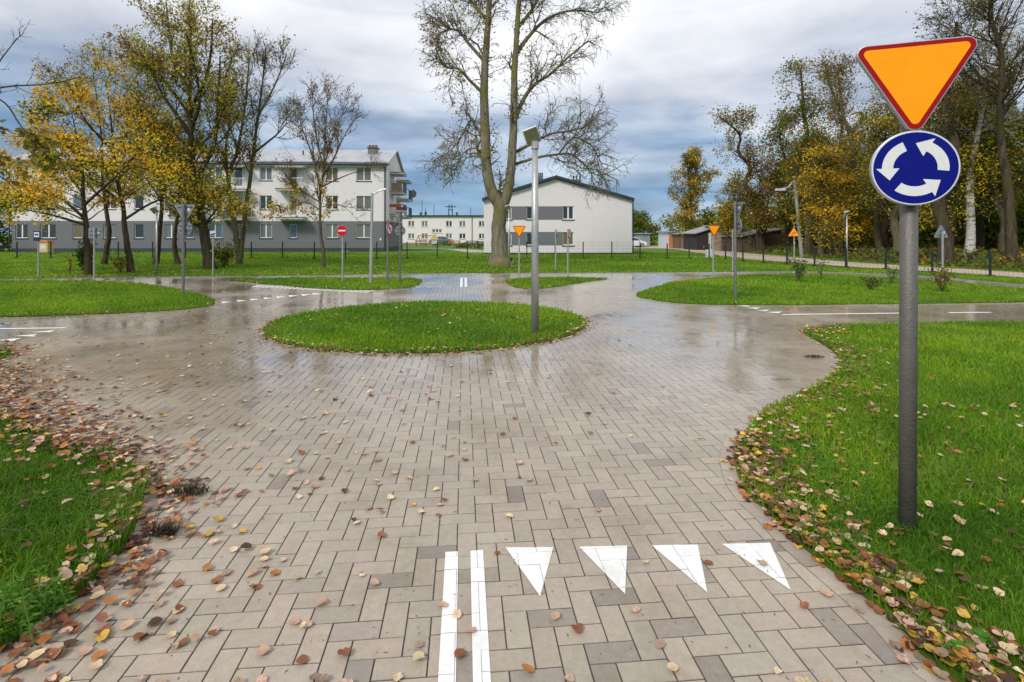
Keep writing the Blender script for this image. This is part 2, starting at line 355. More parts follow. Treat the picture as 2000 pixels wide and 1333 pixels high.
n3 = N(nt, 'ShaderNodeTexNoise'); n3.inputs['Scale'].default_value = 1.7; n3.inputs['Detail'].default_value = 5; n3.inputs['Roughness'].default_value = 0.5; n3.inputs['Distortion'].default_value = 0.3
mp3 = N(nt, 'ShaderNodeMapping'); mp3.inputs['Scale'].default_value = (1.0, 1.0, 11.0); mp3.inputs['Location'].default_value = (3.1, 0.4, 0.0); L(nt, tc.outputs['Generated'], mp3.inputs[0]); L(nt, mp3.outputs[0], n3.inputs['Vector'])
wsp = ramp(nt, n3.outputs['Fac'], [(0.50, (0, 0, 0)), (0.72, (1, 1, 1))])
cmx = N(nt, 'ShaderNodeMix', data_type='RGBA'); L(nt, wmath('MULTIPLY', wsp.outputs[0], 0.75), cmx.inputs[0]); L(nt, cr.outputs[0], cmx.inputs[6]); cmx.inputs[7].default_value = (0.42, 0.47, 0.53, 1)
n4 = N(nt, 'ShaderNodeTexNoise'); n4.inputs['Scale'].default_value = 0.8; n4.inputs['Detail'].default_value = 6; n4.inputs['Roughness'].default_value = 0.5; L(nt, cb.outputs[0], n4.inputs['Vector'])
shd = ramp(nt, n4.outputs['Fac'], [(0.37, (0.66, 0.69, 0.76)), (0.58, (1.16, 1.15, 1.14))])
cm2 = N(nt, 'ShaderNodeMix', data_type='RGBA', blend_type='MULTIPLY'); cm2.inputs[0].default_value = 1; L(nt, cmx.outputs[2], cm2.inputs[6]); L(nt, shd.outputs[0], cm2.inputs[7])
bg2 = N(nt, 'ShaderNodeBackground'); bg2.inputs[1].default_value = 1.0; L(nt, cm2.outputs[2], bg2.inputs[0])
mxs = N(nt, 'ShaderNodeMixShader'); mxs.inputs[0].default_value = 0.9
L(nt, bg1.outputs[0], mxs.inputs[1]); L(nt, bg2.outputs[0], mxs.inputs[2]); L(nt, mxs.outputs[0], wo.inputs[0])
sl = bpy.data.lights.new('sun', 'SUN'); sl.energy = 1.5; sl.angle = R(14); sl.color = (1.0, 0.95, 0.88)
so = bpy.data.objects.new('sun', sl); COL.objects.link(so)
sd = Vector((math.sin(R(SUN_AZ)) * math.cos(R(SUN_EL)), math.cos(R(SUN_AZ)) * math.cos(R(SUN_EL)), math.sin(R(SUN_EL))))
so.rotation_euler = sd.to_track_quat('Z', 'Y').to_euler(); so.location = (0, -10, 30)
SC.view_settings.view_transform = 'Standard'; SC.view_settings.look = 'None'; SC.view_settings.gamma = 1; SC.view_settings.exposure = 0.75
SC.cycles.max_bounces = 6; SC.cycles.transparent_max_bounces = 8; SC.cycles.use_denoising = True
SC.cycles.sample_clamp_indirect = 4.0

# ------------------------------------------------------------------ plan of the ground
def catmull(P, closed=True, n=8):
    P = [np.array(p, float) for p in P]; out = []; m = len(P)
    for i in range(m if closed else m - 1):
        p0, p1, p2, p3 = (P[(i - 1) % m], P[i], P[(i + 1) % m], P[(i + 2) % m]) if closed else (P[max(i - 1, 0)], P[i], P[i + 1], P[min(i + 2, m - 1)])
        for k in range(n):
            t = k / n
            out.append(0.5 * (2 * p1 + (p2 - p0) * t + (2 * p0 - 5 * p1 + 4 * p2 - p3) * t * t + (3 * p1 - p0 - 3 * p2 + p3) * t ** 3))
    if not closed: out.append(P[-1])
    return np.array(out)
def gp(l): return [G(*p)[:2] for p in l]
def inside(poly, X, Y):
    r = np.zeros(len(X), bool); n = len(poly); j = n - 1
    for i in range(n):
        xi, yi = poly[i]; xj, yj = poly[j]
        c = ((yi > Y) != (yj > Y))
        if c.any():
            r ^= c & (X < (xj - xi) * (Y - yi) / (yj - yi + 1e-12) + xi)
        j = i
    return r
far_edge = gp([(-700, 549), (-300, 548), (0, 546.5), (240, 542), (420, 541), (600, 539.5), (780, 536), (960, 534.5), (1200, 533.5), (1390, 532.5), (1500, 531.5), (1600, 532), (1760, 537.5), (1900, 548), (2000, 557), (2150, 574), (2300, 596)])
fe = catmull(far_edge, False, 6)
PAVE = np.vstack([fe, [[24, -3], [-40, -3]]])
ang = np.linspace(0, 2 * np.pi, 90, endpoint=False)
ISL = {}
ISL['roundabout'] = np.stack([-1.47 + 2.80 * np.cos(ang), 9.58 + 2.60 * np.sin(ang)], 1)
ISL['left'] = catmull(gp([(-600, 552), (-200, 550.5), (100, 549.5), (240, 552), (330, 563), (390, 576), (418, 587), (412, 597), (360, 605), (260, 611.5), (120, 617), (0, 620), (-300, 622), (-700, 622)]))
ISL['middle'] = catmull(gp([(447, 548), (500, 545), (600, 543.5), (700, 543.5), (780, 543.5), (822, 547), (812, 559), (770, 565), (700, 567), (620, 564), (540, 557)]))
ISL['wedge'] = catmull(gp([(988, 549), (1015, 544.5), (1080, 543), (1150, 543), (1186, 545.5), (1140, 552), (1075, 562.5), (1035, 565), (1003, 561)]))
ISL['right'] = catmull(gp([(1244, 575), (1320, 551), (1395, 543.5), (1480, 537), (1570, 536.5), (1680, 540), (1780, 547.5), (1900, 556), (2000, 565), (2110, 577), (2130, 584), (2060, 590), (1900, 592.5), (1700, 595), (1540, 596.5), (1420, 596), (1340, 594), (1280, 587)]))
ISL['near_right'] = catmull(gp([(1569, 650), (1600, 641), (1690, 635), (1850, 632), (2050, 630), (2400, 628)]) + [(24.0, 4.0), (24.0, -2.5), (3.0, -2.5), (2.0, 0.8)] + gp([(1846, 1320), (1774, 1246), (1667, 1152), (1560, 1065), (1507, 1010), (1459, 966), (1440, 925), (1435, 887), (1453, 848), (1496, 806), (1550, 779), (1612, 747), (1636, 720), (1637, 699), (1612, 676)]))
ISL['near_left'] = catmull(gp([(20, 688), (-100, 672), (-500, 668)]) + [(-24.0, 5.0), (-24.0, -2.5), (-3.2, -2.5), (-2.3, 0.9)] + gp([(-40, 1300), (70, 1222), (151, 1172), (214, 1108), (254, 1054), (276, 985), (283, 940), (228, 893), (126, 872), (20, 820), (-60, 770), (-50, 720), (10, 700)]))
def on_lawn(X, Y):
    r = ~inside(PAVE, X, Y)
    for p in ISL.values(): r |= inside(p, X, Y)
    return r
def tess(name, loops, z, mat):
    lp = [[Vector((x, y, z)) for x, y in l] for l in loops]
    tris = tessellate_polygon(lp); V = [v for l in lp for v in l]
    o = np_mesh(name, V, [np.array(tris)], mat)
    if o.data.polygons[0].normal.z < 0: o.data.flip_normals()
    return o
for nm, p in ISL.items():
    nm2 = {'roundabout': 'roundabout_lawn'}.get(nm, 'traffic_island_lawn')
    if nm.startswith('near'): nm2 = 'verge_lawn'
    tag(tess(nm2, [p], 0.012, M['soil']), kind='structure')
outer = np.array([[-120, -6], [120, -6], [120, 31], [-120, 31]], float)
pv = PAVE.copy()
tag(tess('lawn_ground', [outer, pv], 0.012, M['soil']), kind='structure')
# terrain beyond, one grid to the horizon
gx = np.concatenate([np.linspace(-900, -60, 8), np.linspace(-50, 50, 26), np.linspace(60, 900, 8)]); gy = np.concatenate([np.linspace(30.5, 110, 33), [150, 250, 500, 900, 1600]])
XX, YY = np.meshgrid(gx, gy); ZZ = zfv(YY) + 0.004
idx = np.arange(XX.size).reshape(XX.shape)
fq = np.stack([idx[:-1, :-1], idx[:-1, 1:], idx[1:, 1:], idx[1:, :-1]], -1).reshape(-1, 4)
tag(np_mesh('terrain', np.stack([XX, YY, ZZ], -1).reshape(-1, 3), [fq], M['terrain']), kind='structure')
# base under the paving
tag(tess('paving_bed', [PAVE], -0.0042, M['joint']), kind='structure')

# ------------------------------------------------------------------ herringbone paving, each paver a chamfered block
TH = R(5.2); CA, SA = math.cos(TH), math.sin(TH)
def rot2(a, b): return a * CA - b * SA, a * SA + b * CA
OFFX, OFFY = -0.035, 0.03
cells = 0.1
I, J = np.meshgrid(np.arange(-330, 300), np.arange(-30, 260))
I = I.ravel(); J = J.ravel(); k = (I + J) % 4
sel = (k == 0) | (k == 2); I, J, k = I[sel], J[sel], k[sel]
hor = (k == 0)
cu = (I + np.where(hor, 1.0, 0.5)) * cells + OFFX; cv = (J + np.where(hor, 0.5, 1.0)) * cells + OFFY
bx_, by_ = rot2(cu, cv)
vis = (np.abs(bx_) < by_ * 1.06 + 4.0) & (by_ > -1.5)
cu, cv, hor, bx_, by_ = cu[vis], cv[vis], hor[vis], bx_[vis], by_[vis]
keep = inside(PAVE, bx_, by_)
for p in ISL.values():
    c = p.mean(0); keep &= ~inside(c + (p - c) * 0.97 if len(p) else p, bx_, by_)
cu, cv, hor = cu[keep], cv[keep], hor[keep]
nb = len(cu)
gap = 0.0014; ch = 0.0025
hu = np.where(hor, 0.1, 0.05) - gap; hv = np.where(hor, 0.05, 0.1) - gap
zt = rng.normal(0, 0.0004, nb); tx = rng.normal(0, 0.003, nb); ty = rng.normal(0, 0.0025, nb)
bu = np.array([-1, 1, 1, -1]); bv = np.array([-1, -1, 1, 1])
def bricks_mesh(cu, cv, hu, hv, zt, tx, ty, zoff=0.0):
    V = np.zeros((len(cu), 8, 3))
    for kk in range(4):
        u0, v0 = bu[kk] * hu, bv[kk] * hv; u1, v1 = bu[kk] * (hu - ch), bv[kk] * (hv - ch)
        V[:, kk] = np.stack([cu + u0, cv + v0, zt + zoff - 0.0035 + 0 * cu], -1)
        V[:, kk + 4] = np.stack([cu + u1, cv + v1, zt + zoff + tx * u1 + ty * v1], -1)
    b = np.arange(len(cu))[:, None] * 8
    F4 = np.concatenate([b + np.array([4, 5, 6, 7])] + [b + np.array([i, (i + 1) % 4, (i + 1) % 4 + 4, i + 4]) for i in range(4)])
    return V, F4
V, F4 = bricks_mesh(cu, cv, hu, hv, zt, tx, ty)
shade = rng.normal(1.0, 0.045, nb)
base = np.array([0.372, 0.322, 0.258])
bcol = base * shade[:, None] * (1 + rng.normal(0, 0.012, (nb, 3)))
dk = rng.random(nb) < 0.02
wxx, wyy = rot2(cu, cv)
dk |= (rng.random(nb) < 0.11) & (wyy < 3.3) & (wxx > -0.6)
bcol[dk] *= np.array([0.72, 0.72, 0.75])
x_, y_ = rot2(V[..., 0].ravel(), V[..., 1].ravel())
PV = np.stack([x_, y_, V[..., 2].ravel()], -1)
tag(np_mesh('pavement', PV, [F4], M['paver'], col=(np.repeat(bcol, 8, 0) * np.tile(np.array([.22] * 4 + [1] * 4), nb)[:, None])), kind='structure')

# edging course of pavers following each lawn edge
ev, ef, ec, nn = [], [], [], 0
uv_, uf_ = [], []
def edging(poly, closed, side, xlim=26):
    global nn
    P = np.array(poly); 
    if closed: P = np.vstack([P, P[:1]])
    seg = np.linalg.norm(np.diff(P, axis=0), axis=1); s = np.concatenate([[0], np.cumsum(seg)])
    m = int(s[-1] / 0.2); ss = np.linspace(0, s[-1], m + 1)
    X = np.interp(ss, s, P[:, 0]); Y = np.interp(ss, s, P[:, 1])
    for i in range(m):
        a = np.array([X[i], Y[i]]); b = np.array([X[i + 1], Y[i + 1]]); d = b - a; l = np.linalg.norm(d)
        mid = (a + b) / 2
        if l < 0.05 or mid[1] < -1 or abs(mid[0]) > mid[1] * 1.06 + 4: continue
        d /= l; n = np.array([-d[1], d[0]]) * side
        q = [a + d * .002, b - d * .002, b - d * .002 + n * 0.1, a + d * .002 + n * 0.1]
        q2 = [a + d * .006 + n * .004, b - d * .006 + n * .004, b - d * .006 + n * .096, a + d * .006 + n * .096]
        z = 0.005 + rng.normal(0, .0005)
        k0 = len(ev)
        for t in q: ev.append((t[0], t[1], z - 0.005))
        for t in q2: ev.append((t[0], t[1], z))
        ef.append([k0 + 4, k0 + 5, k0 + 6, k0 + 7])
        for j in range(4): ef.append([k0 + j, k0 + (j + 1) % 4, k0 + (j + 1) % 4 + 4, k0 + j + 4])
        c = base * rng.normal(1, .07)
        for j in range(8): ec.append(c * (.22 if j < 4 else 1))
def area(p): return 0.5 * np.sum(p[:, 0] * np.roll(p[:, 1], -1) - np.roll(p[:, 0], -1) * p[:, 1])
for p in ISL.values(): edging(p, True, -1 if area(p) > 0 else 1)
edging(fe, False, -1)
tag(np_mesh('pavement_edging', np.array(ev), [np.array(ef)], M['paver'], col=np.array(ec)), kind='structure')

# ------------------------------------------------------------------ painted markings, broken at the paver joints
CUV = np.stack([cu, cv], -1)
def clip(poly, x0, x1, y0, y1):
    for ax, lim, sgn in ((0, x0, 1), (0, x1, -1), (1, y0, 1), (1, y1, -1)):
        out = []
        for i in range(len(poly)):
            a, b = poly[i - 1], poly[i]; da, db = (a[ax] - lim) * sgn, (b[ax] - lim) * sgn
            if da >= 0: out.append(a)
            if (da >= 0) != (db >= 0):
                t = da / (da - db); out.append((a[0] + (b[0] - a[0]) * t, a[1] + (b[1] - a[1]) * t))
        poly = out
        if len(poly) < 3: return []
    return poly
def marking(world_pts):
    uvp = [(x * CA + y * SA, -x * SA + y * CA) for x, y in world_pts]
    a = np.array(uvp); lo = a.min(0) - 0.12; hi = a.max(0) + 0.12
    c = np.nonzero((cu > lo[0]) & (cu < hi[0]) & (cv > lo[1]) & (cv < hi[1]))[0]
    vs, fs = [], []
    for i in c:
        q = clip(uvp, cu[i] - hu[i] - .0006, cu[i] + hu[i] + .0006, cv[i] - hv[i] - .0006, cv[i] + hv[i] + .0006)
        if len(q) < 3: continue
        k0 = len(vs)
        for u, v in q:
            x, y = rot2(u, v); vs.append((x, y, zt[i] + tx[i] * (u - cu[i]) + ty[i] * (v - cv[i]) + 0.003))
        fs.append(tuple(range(k0, k0 + len(q))))
    if not fs: return
    me = bpy.data.meshes.new('road_marking'); me.from_pydata(vs, [], fs); me.materials.append(M['paint'])
    o = link('road_marking', me); tag(o, kind='structure')
    if me.polygons[0].normal.z < 0: me.flip_normals()
def mark_px(l): marking([G(*p)[:2] for p in l])
def strip_px(a, b, w):
    A, B = np.array(G(*a)[:2]), np.array(G(*b)[:2]); d = (B - A) / np.linalg.norm(B - A); n = np.array([-d[1], d[0]]) * w / 2
    marking([A - n, B - n, B + n, A + n])
A0 = np.array(G(882.5, 1079)[:2]); dirv = np.array([-SA, CA])
perp = np.array([CA, SA])
for o_ in (0.0, 0.125):
    a = A0 + perp * (o_ - .032); b = A0 + perp * (o_ + .032)
    marking([a, a - dirv * 1.9, b - dirv * 1.9, b])
for t in ([(987, 1070), (1081, 1070), (1055, 1166)], [(1131, 1069), (1225, 1067), (1221, 1162)], [(1272, 1066), (1363, 1065), (1382, 1159)], [(1410, 1064), (1504, 1061), (1545, 1154)]): mark_px(t)
strip_px((-60, 643.5), (128, 641), 0.09)
for t in ([(60, 650), (110, 645), (98, 649.5)], [(28, 657), (74, 653), (62, 658)], [(-6, 665), (42, 660.5), (26, 667)]): mark_px(t)
for x, y in ((434, 591.5), (464, 588.5), (490, 586), (516, 583.5), (541, 581.3), (565, 579), (590, 577), (611, 575.2)): mark_px([(x - 2, y - 1.9), (x + 1, y + 1.7), (x + 18, y - 1.2)])
for i in range(26):
    t = i / 25; a = np.array([505 + 222 * t, 557 + 10.5 * t]); mark_px([(a[0], a[1]), (a[0] + 4.5, a[1] + .2), (a[0] - 14 - 4 * t + 4.5, a[1] + 4.8), (a[0] - 14 - 4 * t, a[1] + 4.6)])
strip_px((901.5, 543), (901, 561), 0.075); strip_px((909.5, 543), (910, 561), 0.075)
for x in range(812, 896, 20): strip_px((x, 561), (x + 10, 561), 0.09)
for x in range(922, 1000, 18): strip_px((x, 545), (x + 9, 545), 0.09)
for x in range(1206, 1330, 19): strip_px((x, 542.5), (x + 10, 542.5), 0.09)
for l in ([(1440, 597.6), (1468, 597.2), (1460, 599.4)], [(1456, 602), (1486, 601.2), (1478, 604)], [(1475, 606.4), (1503, 605.6), (1496, 608.6)], [(1496, 610.2), (1528, 609.2), (1520, 612.4)]): mark_px(l)
strip_px((1528, 615), (1785, 611.8), 0.09); strip_px((1853, 611.3), (1935, 610.6), 0.09)

# gravel track and yard path
def ribbon(name, up, lo, mat, dz):
    u = catmull([G(*p)[:2] for p in up] if not isinstance(up, np.ndarray) else up, False, 8); l = catmull([G(*p)[:2] for p in lo] if not isinstance(lo, np.ndarray) else lo, False, 8)
    n = min(len(u), len(l)); V = np.vstack([u[:n], l[:n]]); Z = zfv(V[:, 1]) + dz
    i = np.arange(n - 1); f = np.stack([i, i + 1, i + n + 1, i + n], -1)
    o = np_mesh(name, np.column_stack([V, Z]), [f], mat); tag(o, kind='structure')
    if o.data.polygons[0].normal.z < 0: o.data.flip_normals()
ribbon('gravel_road', [(1225, 480), (1307, 482.5), (1400, 490), (1500, 499.5), (1640, 512), (1820, 523), (2000, 534), (2250, 550)], [(1225, 485.5), (1307, 487), (1370, 496), (1460, 507), (1640, 521), (1820, 532), (2000, 544.5), (2250, 562)], M['gravel'], 0.03)
ribbon('yard_path', [(785, 485.3), (860, 485.5), (925, 488.5), (960, 491.0)], [(785, 486.8), (860, 487.5), (905, 492.5), (935, 499.0)], M['concrete'], 0.02)

# ------------------------------------------------------------------ grass
gv, gf, gc = [], [], []
def grass_points(y0, y1, dens, xm=1.04):
    xm_ = y1 * xm + 1.6; n = int(2 * xm_ * (y1 - y0) * dens)
    X = rng.uniform(-xm_, xm_, n); Y = rng.uniform(y0, y1, n)
    s = np.abs(X) < Y * xm + 1.6; X, Y = X[s], Y[s]
    s = on_lawn(X, Y); X, Y = X[s], Y[s]
    s = ~((X > 13.5) & (Y > 17.5) & inside(ROADP, X, Y)); return X[s], Y[s]
ROADP = np.array([G(*p)[:2] for p in [(1225, 480), (1400, 490), (1640, 512), (2000, 534), (2250, 550), (2250, 562), (2000, 544.5), (1640, 521), (1460, 507), (1370, 496), (1225, 486)]])
def pn(X, Y, s, ph=0.0):
    return (np.sin(X * s + 1.3 * np.sin(Y * s * .7 + ph) + ph) + np.sin(Y * s * 1.17 + 1.7 * np.sin(X * s * .61 + 2 * ph)) + np.sin((X + Y) * s * .53 + ph * 3)) / 3
def blades(X, Y, h, w, lean, tone=1.0):
    n = len(X); h = h * (1 + .45 * ((X < -.6) & (Y < 4.6)) * (.6 + .8 * (pn(X, Y, 6.1, .7) > .1))); lean = lean * (1 + .35 * (pn(X, Y, 4.3, 1.9) > .2)); H = h * rng.uniform(.45, 1.25, n) * (1 + .35 * pn(X, Y, 2.3)); Wd = w * rng.uniform(.7, 1.3, n)
    a = rng.uniform(0, 2 * np.pi, n); la = rng.uniform(0, 2 * np.pi, n); ln = lean * rng.uniform(.1, 1, n) * H
    ux, uy = np.cos(a) * Wd, np.sin(a) * Wd; lx, ly = np.cos(la) * ln, np.sin(la) * ln
    z0 = 0.01 + zfv(Y)
    V = np.zeros((n, 5, 3))
    V[:, 0] = np.stack([X - ux, Y - uy, z0], -1); V[:, 1] = np.stack([X + ux, Y + uy, z0], -1)
    V[:, 2] = np.stack([X - ux * .75 + lx * .35, Y - uy * .75 + ly * .35, z0 + H * .62], -1); V[:, 3] = np.stack([X + ux * .75 + lx * .35, Y + uy * .75 + ly * .35, z0 + H * .62], -1)
    V[:, 4] = np.stack([X + lx, Y + ly, z0 + H * (1 - .25 * np.minimum(lean, 1.5))], -1)
    p = pn(X, Y, 1.1) * .75 + pn(X, Y, 5.1, 1.0) * .5 + rng.normal(0, .4, n)
    t = np.clip(.5 + p * .55, 0, 1)[:, None]
    c = (1 - t) * np.array([.085, .22, .010]) + t * np.array([.30, .46, .020])
    dry = rng.random(n) < .05 + .10 * np.clip(pn(X, Y, 1.7, 2.2), 0, 1); c[dry] = np.array([.30, .27, .08]) * rng.uniform(.6, 1.1, (dry.sum(), 1))
    sh_ = ((X < -.6) & (Y < 4.6)) | ((X > 1) & (Y < 3.0)); c[sh_] *= np.array([.62, .72, .8])  # tree shade painted into near left blade colour; near right darkened alike
    c *= tone
    return V.reshape(-1, 3), np.repeat(c, 5, 0)
vo = 0
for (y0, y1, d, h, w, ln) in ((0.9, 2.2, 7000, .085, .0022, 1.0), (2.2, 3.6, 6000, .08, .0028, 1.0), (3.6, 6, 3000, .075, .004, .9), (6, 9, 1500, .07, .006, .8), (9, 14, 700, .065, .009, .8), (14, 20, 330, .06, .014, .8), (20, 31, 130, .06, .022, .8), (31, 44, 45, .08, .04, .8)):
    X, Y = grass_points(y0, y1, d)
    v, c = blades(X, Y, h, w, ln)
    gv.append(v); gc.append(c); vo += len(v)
def clover(n):
    X = rng.uniform(-8, 8, n); Y = rng.uniform(1, 9, n); s = (np.abs(X) < Y + 1.6) & (pn(X, Y, 2.6, 4.0) > .25); X, Y = X[s], Y[s]; s = on_lawn(X, Y); X, Y = X[s], Y[s]; m = len(X)
    a = rng.uniform(0, 6.283, m); l = rng.uniform(.010, .024, m); w_ = l * .42; z = rng.uniform(.025, .07, m); dx, dy = np.cos(a), np.sin(a); V = np.zeros((m, 5, 3))
    for q, (fl, fw) in enumerate(((0, -.2), (0, .2), (.55, -1), (.55, 1), (1, 0))): V[:, q] = np.stack([X + dx * l * fl - dy * w_ * fw, Y + dy * l * fl + dx * w_ * fw, z + .2 * l * fl * rng.normal(0, 1, m)], -1)
    c = np.array([.11, .27, .035]) * rng.uniform(.6, 1.3, (m, 1)); gv.append(V.reshape(-1, 3)); gc.append(np.repeat(c, 5, 0))
clover(150000)
GV = np.vstack(gv); GC = np.vstack(gc); b = np.arange(len(GV) // 5)[:, None] * 5
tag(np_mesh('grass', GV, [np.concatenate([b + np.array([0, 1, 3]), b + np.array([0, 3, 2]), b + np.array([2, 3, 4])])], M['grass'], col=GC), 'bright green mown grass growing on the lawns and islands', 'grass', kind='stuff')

# ------------------------------------------------------------------ trees
def unit(v): return v / (np.linalg.norm(v, axis=-1, keepdims=True) + 1e-9)
def tubes(P, Rd, k):
    n, m, _ = P.shape
    T = np.empty_like(P); T[:, 1:-1] = P[:, 2:] - P[:, :-2]; T[:, 0] = P[:, 1] - P[:, 0]; T[:, -1] = P[:, -1] - P[:, -2]; T = unit(T)
    a = unit(rng.normal(size=(n, 1, 3)))
    a = np.where(np.abs((a * T[:, :1]).sum(-1, keepdims=True)) > .85, np.roll(a, 1, -1), a)
    U = unit(np.cross(T, np.broadcast_to(a, T.shape))); Wv = np.cross(T, U)
    th = np.arange(k) * 2 * np.pi / k
    ring = P[:, :, None] + Rd[:, :, None, None] * (U[:, :, None] * np.cos(th)[None, None, :, None] + Wv[:, :, None] * np.sin(th)[None, None, :, None])
    ii = np.arange(n)[:, None, None] * m * k + np.arange(m - 1)[None, :, None] * k; j = np.arange(k)[None, None]
    A = ii + j; B = ii + (j + 1) % k
    return ring.reshape(-1, 3), np.stack([A, B, B + k, A + k], -1).reshape(-1, 4)
def grow(P, Rd, count, t0, t1, ang, ln, segs, wander, up, rr, rmin, droop=0.0, lt=0.5, trunkw=1.0):
    """count children on the branches P; ln = (min,max) length in metres; lt shortens them towards the tip; up/droop bend them"""
    n, m, _ = P.shape
    blen = np.linalg.norm(np.diff(P, axis=1), axis=2).sum(1); blen[:2] *= trunkw; pr = blen / blen.sum()
    par = rng.choice(n, count, p=pr); t = rng.uniform(t0, t1, count)
    x = t * (m - 1); i0 = np.minimum(x.astype(int), m - 2); fr = (x - i0)[:, None]
    p = P[par, i0] * (1 - fr) + P[par, i0 + 1] * fr; T = unit(P[par, i0 + 1] - P[par, i0])
    r0 = (Rd[par, i0] * (1 - fr[:, 0]) + Rd[par, i0 + 1] * fr[:, 0]) * rr * rng.uniform(.6, 1.0, count)
    q = unit(np.cross(T, rng.normal(size=(count, 3)))); a = np.radians(rng.uniform(*ang, count))[:, None]
    D = unit(T * np.cos(a) + q * np.sin(a))
    Ln = rng.uniform(*ln, count) * (1 - lt * t)
    pts = [p]; st = (Ln / segs)[:, None]
    for s in range(segs):
        D = unit(D + rng.normal(0, wander, (count, 3)) + np.array([0, 0, up - droop * (s / segs)]))
        p = p + D * st; pts.append(p)
    Pn = np.stack(pts, 1); tt = np.linspace(0, 1, segs + 1)[None]
    Rn = np.maximum(np.maximum(r0, rmin)[:, None] * (1 - .75 * tt), rmin * .6)
    return Pn, Rn
def leaf_cloud(C, size, pal, wts, clump=1.2, var=.25):
    """leaf blades (folded diamonds) at centres C"""
    n = len(C); a = unit(rng.normal(size=(n, 3)) + np.array([0, 0, -.25])); q = unit(np.cross(a, rng.normal(size=(n, 3)))); nr = np.cross(a, q)
    s = size * rng.uniform(.6, 1.25, n)[:, None]
    V = np.stack([C, C + a * s * .5 + q * s * .36 + nr * s * .1, C + a * s, C + a * s * .5 - q * s * .36 + nr * s * .1], 1)
    pal = np.array(pal); wts = np.cumsum(np.array(wts) / sum(wts))
    u = np.clip(.5 + .42 * (pn(C[:, 0] + 3 * C[:, 2], C[:, 1] + 2 * C[:, 2], clump) * 1.1) + rng.normal(0, .22, n), 0, .9999)
    ci = np.searchsorted(wts, u); c = pal[np.minimum(ci, len(pal) - 1)] * rng.uniform(1 - var, 1 + var, (n, 1))
    b = np.arange(n)[:, None] * 4
    return V.reshape(-1, 3), np.concatenate([b + np.array([0, 1, 2]), b + np.array([0, 2, 3])]), np.repeat(c, 4, 0)
YEL, YGR, OLI, DGR, BRN, ORA, RUS, MGR = (.95, .60, .03), (.58, .51, .04), (.22, .21, .03), (.055, .10, .018), (.24, .12, .035), (.60, .37, .03), (.30, .13, .05), (.12, .20, .03)
def poly_main(pts, y, r0, r1, dy=0.0, n=5):
    """a trunk or limb through photo points, standing at depth y and leaning by dy"""
    m = len(pts)
    W3 = [np.array(W(px, py, y + dy * i / max(m - 1, 1))) for i, (px, py) in enumerate(pts)]
    c = catmull(W3, False, n); t = np.linspace(0, 1, len(c))
    return c, r0 + (r1 - r0) * t
def make_tree(name, label, group, base, mains, levels, leaves, bark, cat='tree', kring=9, flare=1.35):
    """mains: list of (points, radii). levels: grow() settings, each fed by the one before. leaves: (levels used, count, size, palette, weights, spread)"""
    root = empty(name, base); tag(root, label, cat, group)
    b = np.array(base); vs, fs, off = [], [], 0
    def put(V, Fq):
        nonlocal off
        vs.append(V); fs.append(Fq + off); off += len(V)
    mm = max(len(m[0]) for m in mains); MP, MR = [], []
    for i, (p, r) in enumerate(mains):
        s = np.linspace(0, len(p) - 1, mm); P = np.stack([np.interp(s, np.arange(len(p)), p[:, j]) for j in range(3)], -1); r = np.interp(s, np.arange(len(p)), r)
        if i == 0: r = r * (1 + (flare - 1) * np.exp(-np.linspace(0, 14, mm)))
        P = P + rng.normal(0, .05, P.shape) * r[:, None]
        MP.append(P); MR.append(r)
    P, Rd = np.stack(MP), np.stack(MR)
    put(*tubes(P, Rd, kring)); lev = [(P, Rd)]
    for i, lv in enumerate(levels):
        src = lv.pop('src', len(lev) - 1)
        Pn, Rn = grow(*lev[src], **lv); lev.append((Pn, Rn)); put(*tubes(Pn, Rn, 5 if i == 0 else (4 if i == 1 else 3)))
        lv['src'] = src
    np_mesh('trunk', np.vstack(vs) - b, [np.vstack(fs)], bark, root, smooth=True)
    lv_, lf_, lc_, lo = [], [], [], 0
    for (use, cnt, size, pal, wt, spread, *cond) in leaves:
        pool = np.concatenate([lev[u][0][:, 1:].reshape(-1, 3) for u in use])
        if cond: pool = pool[cond[0](pool)]
        if not len(pool): continue
        C = pool[rng.integers(0, len(pool), cnt)] + rng.normal(0, spread, (cnt, 3))
        C = C[C[:, 2] > .25]
        V, Fq, c = leaf_cloud(C, size, pal, wt); lv_.append(V); lf_.append(Fq + lo); lc_.append(c); lo += len(V)
    if lv_: np_mesh('crown', np.vstack(lv_) - b, [np.vstack(lf_)], M['leaf'], root, col=np.vstack(lc_))
    return root
def LV(count, t0, t1, ang, ln, segs=5, wander=.12, up=.05, rr=.5, rmin=.008, droop=0.0, lt=.5, **k):
    return dict(count=count, t0=t0, t1=t1, ang=ang, ln=ln, segs=segs, wander=wander, up=up, rr=rr, rmin=rmin, droop=droop, lt=lt, **k)

